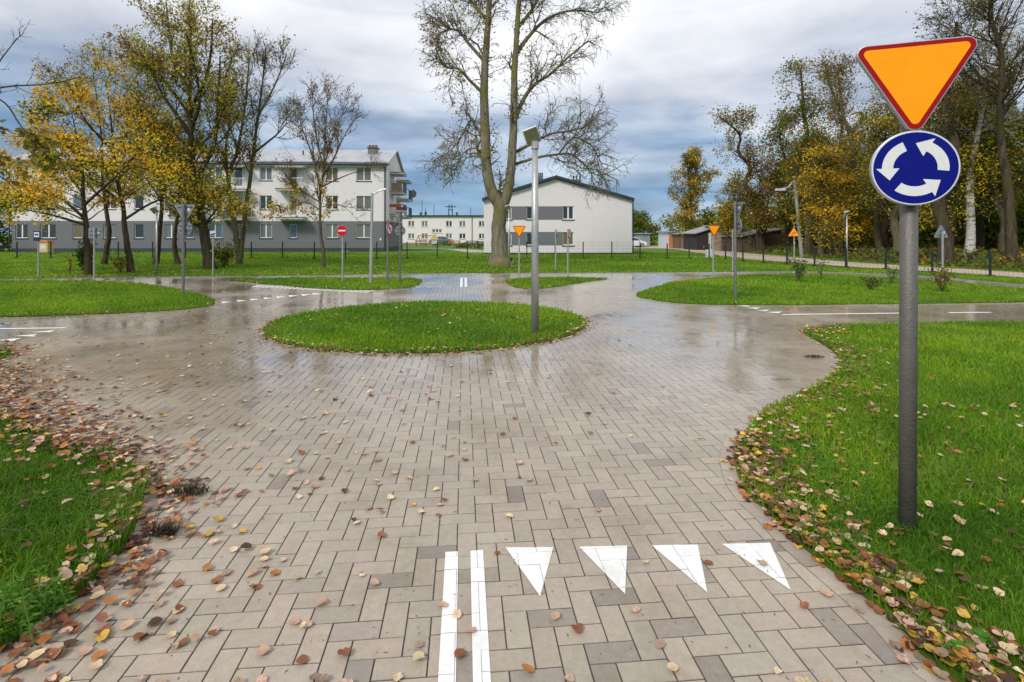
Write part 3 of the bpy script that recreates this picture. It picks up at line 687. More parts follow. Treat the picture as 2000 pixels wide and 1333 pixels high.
# 1 the tall forked tree in the middle
y = 25.6
mains = [poly_main([(976, 522), (977, 490), (974, 450), (976, 405), (962, 378), (951, 330), (947, 240), (946, 160), (950, 90), (955, 20), (957, -60), (953, -150)], y, .40, .07),
         poly_main([(978, 412), (992, 372), (999, 320), (1003, 240), (1004, 160), (1008, 90), (1013, 10), (1018, -80), (1020, -160)], y, .27, .06, .8),
         poly_main([(946, 185), (920, 160), (895, 135), (870, 130), (850, 95)], y, .085, .03, -.8), poly_main([(946, 120), (915, 85), (898, 62), (880, 58), (862, 65)], y, .09, .03, -.5),
         poly_main([(1006, 235), (1022, 195), (1045, 165), (1075, 145), (1110, 112), (1150, 80)], y + .7, .12, .03, -1.2), poly_main([(1006, 110), (1030, 75), (1065, 40), (1110, 22), (1170, 25)], y + .7, .12, .03, 1.0),
         poly_main([(1006, 60), (1035, 25), (1060, -15), (1095, -50)], y + .7, .1, .03, .5), poly_main([(1002, 300), (1040, 280), (1075, 262), (1120, 255), (1160, 240)], y + .7, .09, .025, -1.2),
         poly_main([(1003, 322), (1050, 308), (1090, 302), (1115, 302), (1145, 325), (1160, 350)], y + .7, .08, .022, -.7), poly_main([(950, 300), (925, 290), (905, 300), (890, 330)], y, .05, .02, .6),
         poly_main([(955, 40), (925, 10), (905, -40)], y, .09, .03, .5), poly_main([(957, -40), (985, -90)], y, .08, .03, .5), poly_main([(1090, 303), (1120, 270), (1155, 285), (1175, 320)], y + .5, .05, .02, -.5), poly_main([(948, 250), (920, 235), (905, 262), (893, 285)], y, .05, .02, .9)]
make_tree('lime_tree', 'tall mossy forked tree with sparse drooping bare twigs on the lawn', 'trees on the back lawn', (*G(977, 519)[:2], 0), mains,
    [LV(190, .25, 1, (25, 65), (1.0, 3.0), 9, .18, .14, .5, .026, droop=.22, lt=.35, trunkw=.22), LV(2600, .1, 1, (25, 70), (.4, 1.6), 7, .2, .0, .6, .012, droop=.24), LV(6200, .2, 1, (20, 60), (.2, .7), 4, .22, -.04, .7, .009, droop=.2)],
    [((3,), 2600, .11, [BRN, OLI, YGR, RUS], [4, 3, 2, 2], .06, lambda q: q[:, 0] < .9), ((3,), 350, .11, [BRN, RUS, OLI], [3, 2, 2], .06), ((0,), 2000, .10, [OLI, YGR, BRN], [4, 2, 3], .20, lambda q: (q[:, 2] > 4.0) & (np.abs(q[:, 0] + .4) < 1.1))], M['bark_grey'], kring=14, flare=1.75)
# 2 the dense dark tree on the left
y = 22.7
mains = [poly_main([(412, 530), (406, 500), (398, 450), (388, 400), (378, 345), (374, 280), (371, 200), (372, 120), (372, 40)], y, .23, .035),
         poly_main([(386, 345), (403, 315), (417, 285), (424, 240), (428, 170), (430, 110)], y, .13, .03, 1.0), poly_main([(375, 270), (345, 225), (315, 180), (295, 130)], y, .1, .025, -1), poly_main([(377, 320), (335, 290), (300, 250), (270, 210)], y, .09, .02, 1), poly_main([(374, 230), (330, 170), (290, 130), (255, 95)], y, .07, .015, .5), poly_main([(380, 300), (420, 250), (445, 190)], y, .06, .015, -.5),
         poly_main([(373, 210), (400, 160), (412, 100), (415, 40)], y, .09, .025, -1), poly_main([(372, 180), (340, 120), (330, 60), (325, 10)], y, .09, .025, 1), poly_main([(374, 250), (390, 200), (380, 130), (365, 70)], y, .08, .025, -2),
         poly_main([(398, 440), (430, 400), (450, 360)], y, .05, .02, -1), poly_main([(388, 400), (350, 380), (310, 370)], y, .06, .02, -1)]
make_tree('maple_tree', 'tallest dense tree with yellow green and brown leaves before the long block', 'trees on the back lawn', (*G(408, 527)[:2], 0), mains,
    [LV(130, .25, 1, (20, 65), (1.0, 2.6), 6, .14, .10, .45, .014), LV(1000, .15, 1, (20, 60), (.5, 1.3), 5, .16, .05, .55, .010), LV(2600, .2, 1, (20, 60), (.25, .6), 3, .2, .03, .6, .007)],
    [((2, 3), 19000, .10, [DGR, OLI, YGR, BRN, RUS], [1.2, 4, 4, 3, 1.5], .12), ((1,), 1200, .13, [OLI, YGR, BRN], [2, 3, 2], .2), ((2, 3), 3000, .11, [OLI, YGR, YEL], [3, 2, 1.5], .16, lambda q: q[:, 2] < 5.6)], M['bark_dark'])
# 3 the thin double stemmed tree beside it
y = 26.3
mains = [poly_main([(467, 520), (464, 480), (458, 440), (452, 390), (446, 345), (462, 300), (474, 240), (482, 170), (487, 110)], y, .16, .025), poly_main([(469, 505), (474, 460), (480, 410), (490, 340), (496, 290), (505, 220), (514, 150), (520, 90)], y, .14, .022, .6),
         poly_main([(448, 350), (440, 300), (448, 240), (452, 170)], y, .08, .025, .6), poly_main([(495, 300), (520, 280), (542, 262), (560, 240)], y, .07, .02, -.6), poly_main([(505, 225), (530, 180), (548, 140), (560, 105)], y, .06, .02, .8), poly_main([(465, 290), (450, 250), (446, 190)], y, .05, .02, -.8)]
make_tree('ash_tree', 'slender double stemmed nearly bare tree beside the dense tall tree', 'trees on the back lawn', (*G(467, 518)[:2], 0), mains,
    [LV(80, .4, 1, (20, 50), (1.2, 2.6), 6, .12, .14, .45, .012), LV(800, .15, 1, (20, 50), (.6, 1.4), 5, .14, .08, .55, .010), LV(2600, .2, 1, (20, 50), (.3, .7), 3, .18, .05, .6, .006)],
    [((2, 3), 900, .13, [BRN, OLI, YGR], [3, 3, 2], .12), ((1, 2), 700, .13, [OLI, YGR, BRN, ORA], [3, 2, 2, 1], .2, lambda q: (q[:, 2] < 7.0) & (q[:, 0] < -13.0))], M['bark_mid'])
# 4 the yellow crowns on the left
def bushy(name, label, bpx, pts, y, r0, cx, cz, rx, rz, nleaf, pal, wt, size=.105, extra=()):
    r0 *= .82; nleaf = int(nleaf * 1.35); mains = [poly_main(pts, y, r0, r0 * .07)] + [poly_main(e, y, r0 * .45, r0 * .12, (-1) ** i * 1.2) for i, e in enumerate(extra)]
    make_tree(name, label, 'trees on the back lawn', (*G(*bpx)[:2], 0), mains,
        [LV(60, .35, 1, (30, 80), (rx * .5, rx), 6, .14, .03, .4, .012, droop=.05), LV(420, .15, 1, (20, 65), (.6, 1.3), 5, .16, .0, .55, .009, droop=.1), LV(1100, .2, 1, (20, 60), (.25, .6), 3, .2, 0, .6, .007)],
        [((2, 3), nleaf, size, pal, wt, .13)], M['bark_dark'])
bushy('maple_tree', 'wide bright yellow tree with a bush around its trunk', (172, 538), [(172, 541), (170, 490), (168, 440), (163, 390), (160, 330), (150, 270), (140, 220)], 19.4, .15, 0, 0, 2.6, 2, 6200, [ORA, YEL, YGR, OLI, DGR], [1, 7, 3, 2, .8], extra=([(168, 430), (120, 390), (60, 370), (10, 350)], [(166, 400), (210, 360), (250, 330), (290, 330)], [(163, 380), (120, 320), (90, 270)], [(168, 440), (100, 420), (50, 410)]))
bushy('maple_tree', 'dark trunked yellow tree left of the two pale poles', (250, 533), [(256, 535), (250, 490), (243, 440), (240, 400), (228, 350), (222, 290), (215, 220), (205, 150)], 21.0, .15, 0, 0, 2.4, 2, 5200, [ORA, YEL, YGR, OLI, DGR], [1, 4.5, 3, 2, 1], extra=([(242, 430), (290, 400), (330, 385), (370, 380)], [(240, 400), (180, 350), (140, 330)], [(230, 350), (270, 290), (290, 240)], [(225, 300), (170, 240), (140, 180)]))
bushy('maple_tree', 'leaning rusty trunked tree between the two dark trunks', (205, 517), [(203, 519), (209, 485), (213, 450), (206, 400), (200, 340), (198, 270), (190, 200), (180, 130)], 26.2, .17, 0, 0, 2.6, 2, 3600, [YGR, OLI, BRN, RUS, YEL], [3, 3, 2, 2, 2], extra=([(206, 400), (150, 330), (110, 270)], [(200, 340), (250, 260), (270, 180)], [(198, 270), (140, 210), (105, 150)]))
bushy('maple_tree', 'olive trunked tree beside the pale lamp, left one of a pair', (306, 517), [(304, 519), (309, 480), (314, 430), (316, 390), (310, 330), (300, 260), (290, 180), (285, 110)], 26.3, .16, 0, 0, 2.2, 2, 3200, [YGR, OLI, BRN, YEL], [3, 4, 2, 1], extra=([(316, 390), (280, 340), (255, 280)], [(310, 330), (340, 260), (345, 190)]))
bushy('maple_tree', 'olive trunked tree behind the triangular sign back, slanting', (347, 517), [(348, 519), (341, 480), (344, 440), (350, 400), (348, 350), (340, 280), (345, 200)], 26.3, .15, 0, 0, 2.0, 2, 2600, [OLI, YGR, BRN], [4, 3, 2], extra=([(350, 400), (320, 360), (300, 330)], [(348, 350), (380, 300), (400, 250)]))
# 5 young tree
y = 23.8
mains = [poly_main([(632, 527), (631, 490), (626, 450), (625, 410), (626, 375), (632, 335), (634, 290), (637, 240), (640, 180)], y, .085, .014), poly_main([(626, 372), (616, 330), (605, 290), (590, 250), (580, 210)], y, .05, .012, .8), poly_main([(630, 345), (652, 310), (668, 275), (690, 235)], y, .05, .012, -.8),
         poly_main([(627, 366), (660, 350), (690, 338), (720, 330)], y, .04, .01, .8), poly_main([(625, 395), (600, 380), (575, 360), (560, 330)], y, .035, .01, -.6), poly_main([(629, 350), (640, 300), (660, 240), (680, 200)], y, .04, .012, .9), poly_main([(632, 330), (618, 270), (612, 220), (610, 180)], y, .04, .012, -.9), poly_main([(626, 405), (660, 400), (685, 415)], y, .025, .008, -.6), poly_main([(625, 410), (595, 395), (570, 405)], y, .025, .008, .5)]
make_tree('young_tree', 'small young tree with fan of thin twigs and reddish leaves', 'trees on the back lawn', (*G(632, 524)[:2], 0), mains,
    [LV(110, .25, 1, (20, 50), (.7, 1.8), 5, .10, .10, .45, .011, lt=.4), LV(700, .15, 1, (20, 50), (.35, 1.0), 4, .12, .07, .6, .009), LV(1700, .2, 1, (20, 50), (.2, .45), 3, .15, .04, .6, .007)],
    [((2, 3), 2600, .08, [RUS, BRN, OLI], [4, 3, 1], .08), ((2, 3), 380, .15, [YGR, ORA, YEL, BRN], [3, 2, 2, 1], .12, lambda q: (q[:, 2] < 3.6) & (q[:, 0] < -7.8))], M['bark_mid'])
# right side of the track
def wood_tree(name, label, X, Y, H, r0, lean, cw, lowf, nleaf, pal, wt, bark, bare=False, size=.17, z0=0.0, wig=.13, dens=1.0):
    nleaf = int(nleaf * 1.6); size *= .78; n = 9; t = np.linspace(0, 1, n); b = np.array([X, Y, zf(Y) + z0])
    p = b + np.stack([lean[0] * t ** 1.3, lean[1] * t, H * t], -1) + np.concatenate([np.zeros((2, 3)), rng.normal(0, wig, (n - 2, 3)) * [1, 1, .1]])
    pts = catmull(list(p), False, 4); rr = r0 * (1 - .82 * np.linspace(0, 1, len(pts)))
    lv = [LV(int(34 * dens), lowf, 1, (25, 75), (cw * .6, cw * 1.15), 7, .17, .07 if not bare else .12, .42, .018, lt=.45), LV(int(260 * dens), .15, 1, (20, 65), (.8, 1.9), 5, .18, .03, .55, .012), LV(int(850 * dens), .2, 1, (20, 60), (.35, .9), 4, .2, .0, .6, .009)]
    make_tree(name, label, 'trees along the gravel track', tuple(b), [(pts, rr)], lv, [((2, 3), nleaf, size, pal, wt, .2)], bark)
wood_tree('autumn_tree', 'rounded orange and green tree alone behind the sheds', 20.6, 60, 9.4, .22, (-.3, 0), 4.6, .12, 7500, [ORA, YEL, OLI, BRN, MGR], [2, 1.5, 3, 2, 2], M['bark_dark'], size=.24)
wood_tree('autumn_tree', 'tall crooked tree with rusty thin crown behind the low sheds', 20.6, 43.5, 11.2, .33, (-2.4, 0), 3.6, .12, 5600, [BRN, OLI, RUS, YGR], [3, 3, 2, 1], M['bark_dark'], size=.2, wig=.35)
wood_tree('autumn_tree', 'tall green brown tree by the leaning concrete lamp post', 20.9, 37, 13.0, .32, (-.6, 0), 2.5, .22, 5200, [OLI, MGR, BRN, ORA, DGR], [3, 3, 2, 1, 2], M['bark_mid'], size=.19)
wood_tree('autumn_tree', 'low golden tree beneath the slanting bare trunk', 19.6, 33.5, 6.0, .2, (.3, 0), 2.5, .08, 4600, [YEL, ORA, OLI, DGR], [3, 2, 2, 2], M['bark_mid'], size=.17)
wood_tree('autumn_tree', 'bare slanting trunk with sparse leaves rising out of the golden tree', 22.4, 32, 12.0, .2, (-3.6, 0), 1.6, .35, 1100, [OLI, BRN, YGR], [2, 2, 1], M['bark_mid'], bare=True, size=.15, dens=.6)
wood_tree('autumn_tree', 'broad golden brown tree left of the near sign post', 21.6, 29.5, 9.6, .26, (0, 0), 3.0, .18, 6000, [ORA, OLI, YGR, BRN, DGR], [2, 3, 2, 2, 2], M['bark_mid'], size=.16)
wood_tree('autumn_tree', 'thick double trunked tree behind the triangular sign back on the right', 20.4, 24.9, 11.5, .30, (.6, 0), 2.6, .5, 2600, [OLI, BRN, DGR], [3, 2, 2], M['bark_dark'], size=.14)
wood_tree('birch_tree', 'white barked birch leaning slightly beside the dark wood', 23.4, 27, 12.5, .21, (1.2, 0), 2.0, .5, 1300, [OLI, YGR, BRN], [3, 2, 2], M['bark_birch'], size=.13)
wood_tree('autumn_tree', 'huge wide crowned nearly bare tree above the yellow road sign', 22.6, 23.8, 15.5, .22, (-.6, .5), 5.0, .42, 1900, [BRN, OLI, RUS], [3, 3, 1], M['bark_dark'], bare=True, size=.11, dens=2.2)
wood_tree('autumn_tree', 'brown trunked tree leaning over the bank at the far right edge', 26.2, 28, 8.6, .26, (-1.3, 0), 3.4, .3, 6500, [OLI, YGR, DGR, BRN], [3, 2, 3, 2], M['bark_mid'], size=.16)
wood_tree('autumn_tree', 'dense olive green tree at the right edge behind the birch', 27.5, 31, 9.8, .25, (0, 0), 3.6, .12, 7500, [OLI, DGR, MGR, YGR], [3, 3, 2, 2], M['bark_dark'], size=.18)
wood_tree('autumn_tree', 'bushy dark green and yellow tree behind the round blue sign', 24.0, 34, 8.8, .24, (0, 0), 3.4, .1, 7500, [DGR, OLI, YEL, YGR], [3, 3, 1, 2], M['bark_dark'], size=.19)
wood_tree('autumn_tree', 'yellow leaved tree standing behind the leaning lamp post', 22.8, 40, 8.5, .24, (0, 0), 3.0, .1, 6000, [YEL, OLI, YGR, DGR], [2, 3, 2, 2], M['bark_dark'], size=.2)
wood_tree('autumn_tree', 'tall thin brown topped tree in the gap behind the golden tree', 25.5, 40, 13.5, .26, (-.8, 0), 2.4, .3, 3600, [BRN, RUS, OLI], [3, 2, 3], M['bark_mid'], size=.2)
wood_tree('autumn_tree', 'slim rusty and green tree between the crooked tree and the lamp post', 23.0, 44, 11.0, .24, (-.5, 0), 2.6, .2, 4600, [OLI, MGR, RUS, BRN], [3, 3, 2, 1], M['bark_dark'], size=.2)
wood_tree('autumn_tree', 'golden and orange bushy tree low behind the bank of weeds', 23.4, 36.5, 6.4, .2, (0, 0), 2.8, .06, 5200, [YEL, ORA, OLI, DGR], [3, 2, 2, 1], M['bark_dark'], size=.18)
wood_tree('autumn_tree', 'broad green gold tree behind the thick double trunk', 22.8, 27.5, 8.0, .2, (.4, 0), 2.6, .12, 5200, [OLI, YEL, YGR, DGR], [3, 1.5, 2, 2], M['bark_dark'], size=.15)
wood_tree('autumn_tree', 'small green and gold tree right of the low sheds', 19.9, 47.5, 5.8, .18, (0, 0), 2.2, .08, 3600, [OLI, YEL, MGR, ORA], [3, 2, 3, 1], M['bark_dark'], size=.2)

# foreground branch: a tree that stands just out of the picture on the left
y = 7.6
mains = [(catmull([np.array([-10.2, 7.6, 0]), np.array([-10.1, 7.6, 1.5]), np.array([-10.2, 7.6, 3.0]), np.array([-10.0, 7.7, 5.0])], False, 5), np.linspace(.2, .1, 16)),
         poly_main([(-330, 240), (-180, 205), (-60, 182), (20, 169), (75, 166), (120, 160), (150, 152)], y, .017, .006, .3), poly_main([(-320, 150), (-200, 190), (-80, 190), (0, 195), (40, 245), (75, 290), (105, 320)], y, .017, .005, -.4),
         poly_main([(-330, 100), (-200, 120), (-100, 140), (-20, 135), (10, 105), (30, 80), (45, 66)], y, .015, .004, .2), poly_main([(-320, 300), (-200, 280), (-100, 260), (-10, 250), (30, 262)], y, .015, .005, .3), poly_main([(-320, 330), (-200, 330), (-60, 330), (0, 345), (30, 372)], y, .02, .005, .3)]
make_tree('overhanging_tree', 'bare branch with large red brown leaves reaching in over the pavement', None, (-10.2, 7.6, 0), mains,
    [LV(60, .35, 1, (25, 60), (.25, .6), 5, .16, .0, .5, .004), LV(120, .2, 1, (25, 60), (.1, .3), 3, .2, -.02, .6, .0025)],
    [((2,), 800, .10, [RUS, BRN, OLI, (.16, .14, .02), YGR], [3, 3, 3, 3, 1], .06, lambda q: (q[:, 0] > -8.3) & (q[:, 2] < 3.55) & (q[:, 2] > 2.5)), ((2,), 40, .10, [BRN, OLI, ORA], [2, 2, 1], .05, lambda q: (q[:, 0] > -7.6) & (q[:, 2] < 2.6)), ((1, 2), 400, .10, [BRN, OLI], [1, 1], .1, lambda q: q[:, 0] < -8.2)], M['bark_dark'])

# masses of leaf: far wood, undergrowth
def leaf_mass(name, label, C, size, pal, wt, clump=.8):
    V, Fq, c = leaf_cloud(C, size, pal, wt, clump)
    return tag(np_mesh(name, V, [Fq], M['leaf'], col=c), label, name.replace('_', ' '), kind='stuff')
def clumps(boxes, n, r):
    out = []
    for (x0, x1, y0, y1, z0, z1, k) in boxes:
        c = np.stack([rng.uniform(x0, x1, k), rng.uniform(y0, y1, k), z0 + (z1 - z0) * rng.random(k)], -1)
        rr = r * rng.uniform(.6, 1.3, k)
        d = unit(rng.normal(size=(k, n, 3))) * (rng.random((k, n, 1)) ** .5)
        p = (c[:, None] + d * rr[:, None, None] * np.array([1.2, 1.2, .9])).reshape(-1, 3); out.append(p)
    P = np.vstack(out); return P[P[:, 2] > zfv(P[:, 1])]
C = clumps([(14, 24, 84, 92, -.5, 4.6, 55), (24, 36, 72, 84, -.5, 4.0, 34), (23, 34, 50, 66, 0, 4.2, 60), (25, 46, 40, 52, 0, 7.5, 130), (27.5, 48, 27, 40, 0, 8.0, 150), (28, 44, 21, 28, 0, 6.5, 60)], 300, 1.5)
leaf_mass('woods', 'dark green wood closing the view behind the track and sheds', C, .34, [DGR, MGR, OLI, YGR, ORA], [4, 3, 3, 1.2, .6])
bank = catmull([G(*p)[:2] for p in [(1440, 493), (1500, 498), (1640, 510.5), (1820, 521), (2000, 532), (2250, 547)]], False, 12)
n = 15000; ii = rng.integers(0, len(bank), n); off = rng.random(n) ** .8 * 7.0
d = np.gradient(bank, axis=0); d = unit(d); nrm = np.stack([-d[:, 1], d[:, 0]], -1); nrm *= np.sign(nrm[:, :1] + 1e-6)
Pb = bank[ii] + nrm[ii] * (off + .3)[:, None] + rng.normal(0, .25, (n, 2))
hb = .15 + .55 * np.clip(off / 3, 0, 1) * (1 + .5 * pn(Pb[:, 0], Pb[:, 1], 1.3))
C = np.column_stack([Pb, zfv(Pb[:, 1]) + rng.random(n) ** .6 * hb])
leaf_mass('undergrowth', 'tangled brown and green weeds on the bank beyond the gravel track', C, .2, [(.10, .09, .03), MGR, OLI, BRN, (.22, .19, .08), ORA], [3, 4, 4, 2, 2, .4], 1.6)
C = clumps([(-52, -46.3, 46.5, 51, 0, 5.5, 40)], 260, 1.3)
leaf_mass('shrubbery', 'dark evergreen shrubbery at the left end of the long block', C, .25, [DGR, MGR], [3, 1])

# small shrubs, each its own thing
def shrub(name, label, px, py, h, w, n, size, pal, wt, group=None, stems=7, cat='shrub'):
    b = G(px, py); root = empty(name, b); tag(root, label, cat, group)
    s = MB(); C = []
    for i in range(stems):
        a = 2 * math.pi * i / stems + random.random(); e = Vector((math.cos(a) * w * random.uniform(.2, 1), math.sin(a) * w * random.uniform(.2, 1), h * random.uniform(.6, 1)))
        mpt = e * .5 + Vector((random.uniform(-.1, .1) * w, 0, .1 * h)); s.tube([(0, 0, 0), mpt, e], [.012, .009, .005], 5, False)
        for t in np.linspace(.25, 1, 12): C.append(np.array(mpt) * min(1, 2 * t) if t < .5 else np.array(mpt.lerp(e, 2 * t - 1)))
    s.build('stem', M['bark_mid'], root)
    C = np.array(C); C = C[rng.integers(0, len(C), n)] + rng.normal(0, .16 * min(w, h), (n, 3)); C[:, 2] = np.abs(C[:, 2])
    V, Fq, c = leaf_cloud(C, size, pal, wt, 4); np_mesh('foliage', V, [Fq], M['leaf'], root, col=c)
shrub('evergreen_bush', 'dark ivy green bush wrapped around a yellow tree trunk', 168, 537, 1.35, .42, 900, .10, [DGR, MGR], [3, 1], stems=10)
shrub('brown_bush', 'straggly bush with brown leaves beside a dark trunk', 236, 534, .75, .5, 240, .09, [OLI, BRN, YGR], [2, 2, 1])
shrub('rounded_bush', 'big rounded olive bush right of the tallest dark trunk', 437, 526, 1.15, .62, 900, .10, [OLI, DGR, YGR, BRN], [3, 2, 1, 1], stems=12)
shrub('sapling', 'thin sapling with pale leaf tips left of the evergreen bush', 137, 537, .8, .2, 60, .09, [YGR, OLI], [1, 1], stems=3)
shrub('green_shrub', 'leaning leafy shrub in front of the yellow bend sign', 1561, 552, .85, .32, 260, .08, [MGR, DGR, OLI], [3, 2, 1], 'shrubs on the right island')
shrub('green_shrub', 'thin two stemmed shrub with few leaves, second from the bend sign', 1603, 545, .8, .3, 45, .08, [MGR, OLI], [3, 1], 'shrubs on the right island', 4)
shrub('green_shrub', 'lowest darkest shrub on the right island', 1702, 568, .35, .28, 130, .07, [DGR, OLI], [3, 1], 'shrubs on the right island')
shrub('green_shrub', 'upright thin shrub close left of the near sign post', 1742, 556, .7, .25, 90, .07, [MGR, OLI], [3, 1], 'shrubs on the right island', 5)
shrub('green_shrub', 'reddish shrub at the foot of the grey triangular sign back', 1840, 572, .75, .4, 240, .075, [BRN, OLI, MGR], [2, 2, 1], 'shrubs on the right island')
def weed(name, label, pos, n, h, lw, ll, pal):
    root = empty(name, pos); tag(root, label, 'weed'); s = MB(); V, Fq, Cc = [], [], []
    for i in range(n):
        bx0 = Vector((random.uniform(-.14, .14), random.uniform(-.10, .10), 0)); e = bx0 + Vector((random.uniform(-.05, .05), random.uniform(-.05, .05), h * random.uniform(.6, 1)))
        s = MB(); s.tube([bx0, bx0.lerp(e, .5), e], [.0035, .003, .002], 5, False); s.build('stem', M['stem'], root)
        for j in range(22):
            t = .2 + .8 * j / 21; p = bx0.lerp(e, t); a = j * 2.4; l = ll * random.uniform(.7, 1.1) * (1.1 - .5 * t)
            dv = Vector((math.cos(a), math.sin(a), .45)).normalized(); q = dv.cross(Vector((0, 0, 1))).normalized() * lw
            k0 = len(V); V += [p, p + dv * l * .5 + q, p + dv * l + Vector((0, 0, -.3 * l)), p + dv * l * .5 - q]; Fq += [(k0, k0 + 1, k0 + 2), (k0, k0 + 2, k0 + 3)]
            c = np.array(random.choice(pal)) * random.uniform(.75, 1.25); Cc += [c] * 4
    np_mesh('foliage', np.array([tuple(v) for v in V]), [np.array(Fq)], M['leaf'], root, col=np.array(Cc))
weed('leafy_weed', 'tall weed with narrow bright green leaves in the left verge grass', (*G(40, 1230)[:2], .01), 11, .21, .006, .06, [(.09, .24, .02), (.13, .30, .03)])
weed('broadleaf_weed', 'broad leaved green weed by the paving edge on the right verge', (*G(1890, 1300)[:2], .01), 4, .07, .014, .07, [(.08, .26, .02), (.11, .3, .03)])
# ------------------------------------------------------------------ fallen leaves
LEAFC = {'pale pink': (.50, .33, .24), 'pale tan': (.62, .48, .30), 'rusty brown': (.25, .095, .04), 'dark brown': (.085, .038, .024), 'golden yellow': (.56, .36, .06), 'orange': (.42, .17, .05), 'grey brown': (.30, .21, .15)}
names = list(LEAFC)
def sample_edge(poly, n, sd_out, sd_in, x_ok=None):
    P = np.vstack([poly, poly[:1]]); seg = np.linalg.norm(np.diff(P, axis=0), axis=1); s = np.concatenate([[0], np.cumsum(seg)])
    mid = (P[1:] + P[:-1]) / 2; okm = (np.abs(mid[:, 0]) < mid[:, 1] * 1.02 + 1) & (mid[:, 1] > .8)
    if x_ok is not None: okm &= x_ok(mid)
    w = seg * okm / np.maximum(mid[:, 1], 1.2) ** .4; w /= w.sum(); i = rng.choice(len(seg), n, p=w); t = rng.random(n)[:, None]
    p = P[i] * (1 - t) + P[i + 1] * t; d = unit(P[i + 1] - P[i]); nr = np.stack([d[:, 1], -d[:, 0]], -1) * (1 if area(poly) > 0 else -1)
    o = np.where(rng.random(n) < sd_out / (sd_out + sd_in), np.abs(rng.normal(0, sd_out, n)), -np.abs(rng.normal(0, sd_in, n)))
    return p + nr * o[:, None]
L_ = []
def addl(P, w, zone):
    for p in P: L_.append((p[0], p[1], w, zone))
n = 5200; yy = 1.2 + 15.5 * rng.random(n) ** 1.25; xx = rng.uniform(-1, 1, n) * (yy * 1.02 + .5)
pr = np.where(xx < -.2, .42 + .5 * np.clip((-xx - .2) / (yy * .55), 0, 1), .16 - .09 * np.clip(xx / 3, 0, 1)) * np.where(yy > 11, .5, 1)
s = (rng.random(n) < pr * .66) & ~on_lawn(xx, yy)
addl(np.stack([xx[s], yy[s]], -1), [5, 5, 2.4, 1.2, .5, .7, 1.2], 'pave')
addl(sample_edge(ISL['near_left'], 2100, .17, .10), [3.2, 2.2, 5.5, 3, .8, 2.2, 2], 'leftdrift')
a, b2 = np.array(G(-20, 720)[:2]), np.array(G(190, 890)[:2]); t = rng.random(1000)[:, None]
addl(a * (1 - t) + b2 * t + rng.normal(0, 1, (1000, 2)) * np.array([.22, .26]), [3, 2, 5, 4, .8, 1.6, 2], 'leftdrift')
addl(sample_edge(ISL['near_right'], 1100, .035, .30, lambda m: m[:, 0] < 5.5), [2.5, 2.5, 4, 2.5, 2.5, 3, 1], 'rightdrift')
addl(sample_edge(ISL['near_right'], 800, .02, .15, lambda m: m[:, 1] < 4.2), [2.5, 2, 5, 3, 2, 3, 1], 'rightdrift')
addl(sample_edge(ISL['roundabout'], 620, .07, .05, lambda m: (m[:, 1] < 9.9)), [3, 3, 4, 3, 2, 2, 1], 'island')
for kk, nn_ in (('left', 260), ('middle', 220), ('wedge', 120), ('right', 180)): addl(sample_edge(ISL[kk], nn_, .06, .10), [2, 3, 3, 2, 3, 2, 1], 'far')
e = fe[(np.abs(fe[:, 0]) < 19)]; t = rng.random(2200) * (len(e) - 1); i = t.astype(int); p = e[i] + (e[i + 1] - e[i]) * (t - i)[:, None]; p[:, 1] += np.abs(rng.normal(0, .55, len(p))) - .05; addl(p[p[:, 0] < rng.uniform(-20, 12, len(p))], [1, 3, 3, 1, 5, 3, 0], 'far')
for kk, nn_, zn in (('near_left', 330, 'leftgrass'), ('near_right', 420, 'rightgrass')):
    q = ISL[kk]; P = np.stack([rng.uniform(-6 if 'left' in kk else 1.2, -1 if 'left' in kk else 5, 9000), 1.2 + 3.6 * rng.random(9000)], -1)
    P = P[inside(q, P[:, 0], P[:, 1])]; addl(P[:nn_], [3, 3, 3, 2, 3, 3, 1], zn)
P = np.stack([-1.47 + 2.7 * rng.uniform(-1, 1, 300), 9.6 + 2.5 * rng.uniform(-1, 1, 300)], -1); P = P[inside(ISL['roundabout'], P[:, 0], P[:, 1])]; addl(P[:140], [2, 4, 1, 0, 4, 1, 0], 'far')
P = np.stack([rng.uniform(-22, 4, 1500), rng.uniform(18, 29, 1500)], -1); addl(P[on_lawn(P[:, 0], P[:, 1])], [0, 4, 2, 0, 5, 2, 0], 'far')
n = 1500; yy = 1.2 + 7 * rng.random(n) ** 1.2; xx = rng.uniform(-1, 1, n) * (yy * 1.02 + .5); s = ~on_lawn(xx, yy)
SPECKS = np.stack([xx[s], yy[s]], -1)
def leaf_shape(seed, k=12):
    r = np.random.default_rng(seed); th = np.linspace(0, 2 * np.pi, k, endpoint=False)
    rad = (1 + .16 * np.cos(th) - .22 * np.exp(-((th - np.pi) ** 2) / .12)) * (1 + r.normal(0, .075, k)); asp = r.uniform(.72, .92)
    x = rad * np.cos(th) * .5; yv = rad * np.sin(th) * .5 * asp
    cu1, cu2 = r.uniform(.15, .75), r.uniform(-.3, .6)
    z = cu1 * yv ** 2 + cu2 * x ** 2 + r.normal(0, .03, k) + .12 * np.abs(yv)
    V = np.vstack([[[0, 0, -.015]], np.stack([x * .5, yv * .5, z * .28], -1), np.stack([x, yv, z], -1)])
    i = np.arange(k); j = (i + 1) % k
    return V, np.stack([np.zeros(k, int), 1 + i, 1 + j], -1), np.stack([1 + i, 1 + k + i, 1 + k + j, 1 + j], -1)
SH = [leaf_shape(100 + i) for i in range(9)]
info = []
for (x, yv, w, zone) in L_:
    w = np.array(w, float); c = rng.choice(len(names), p=w / w.sum()); info.append((x, yv, names[c], zone, rng.uniform(.030, .058), int(rng.integers(9)), rng.uniform(0, 6.283), rng.normal(0, .10), rng.normal(0, .10)))
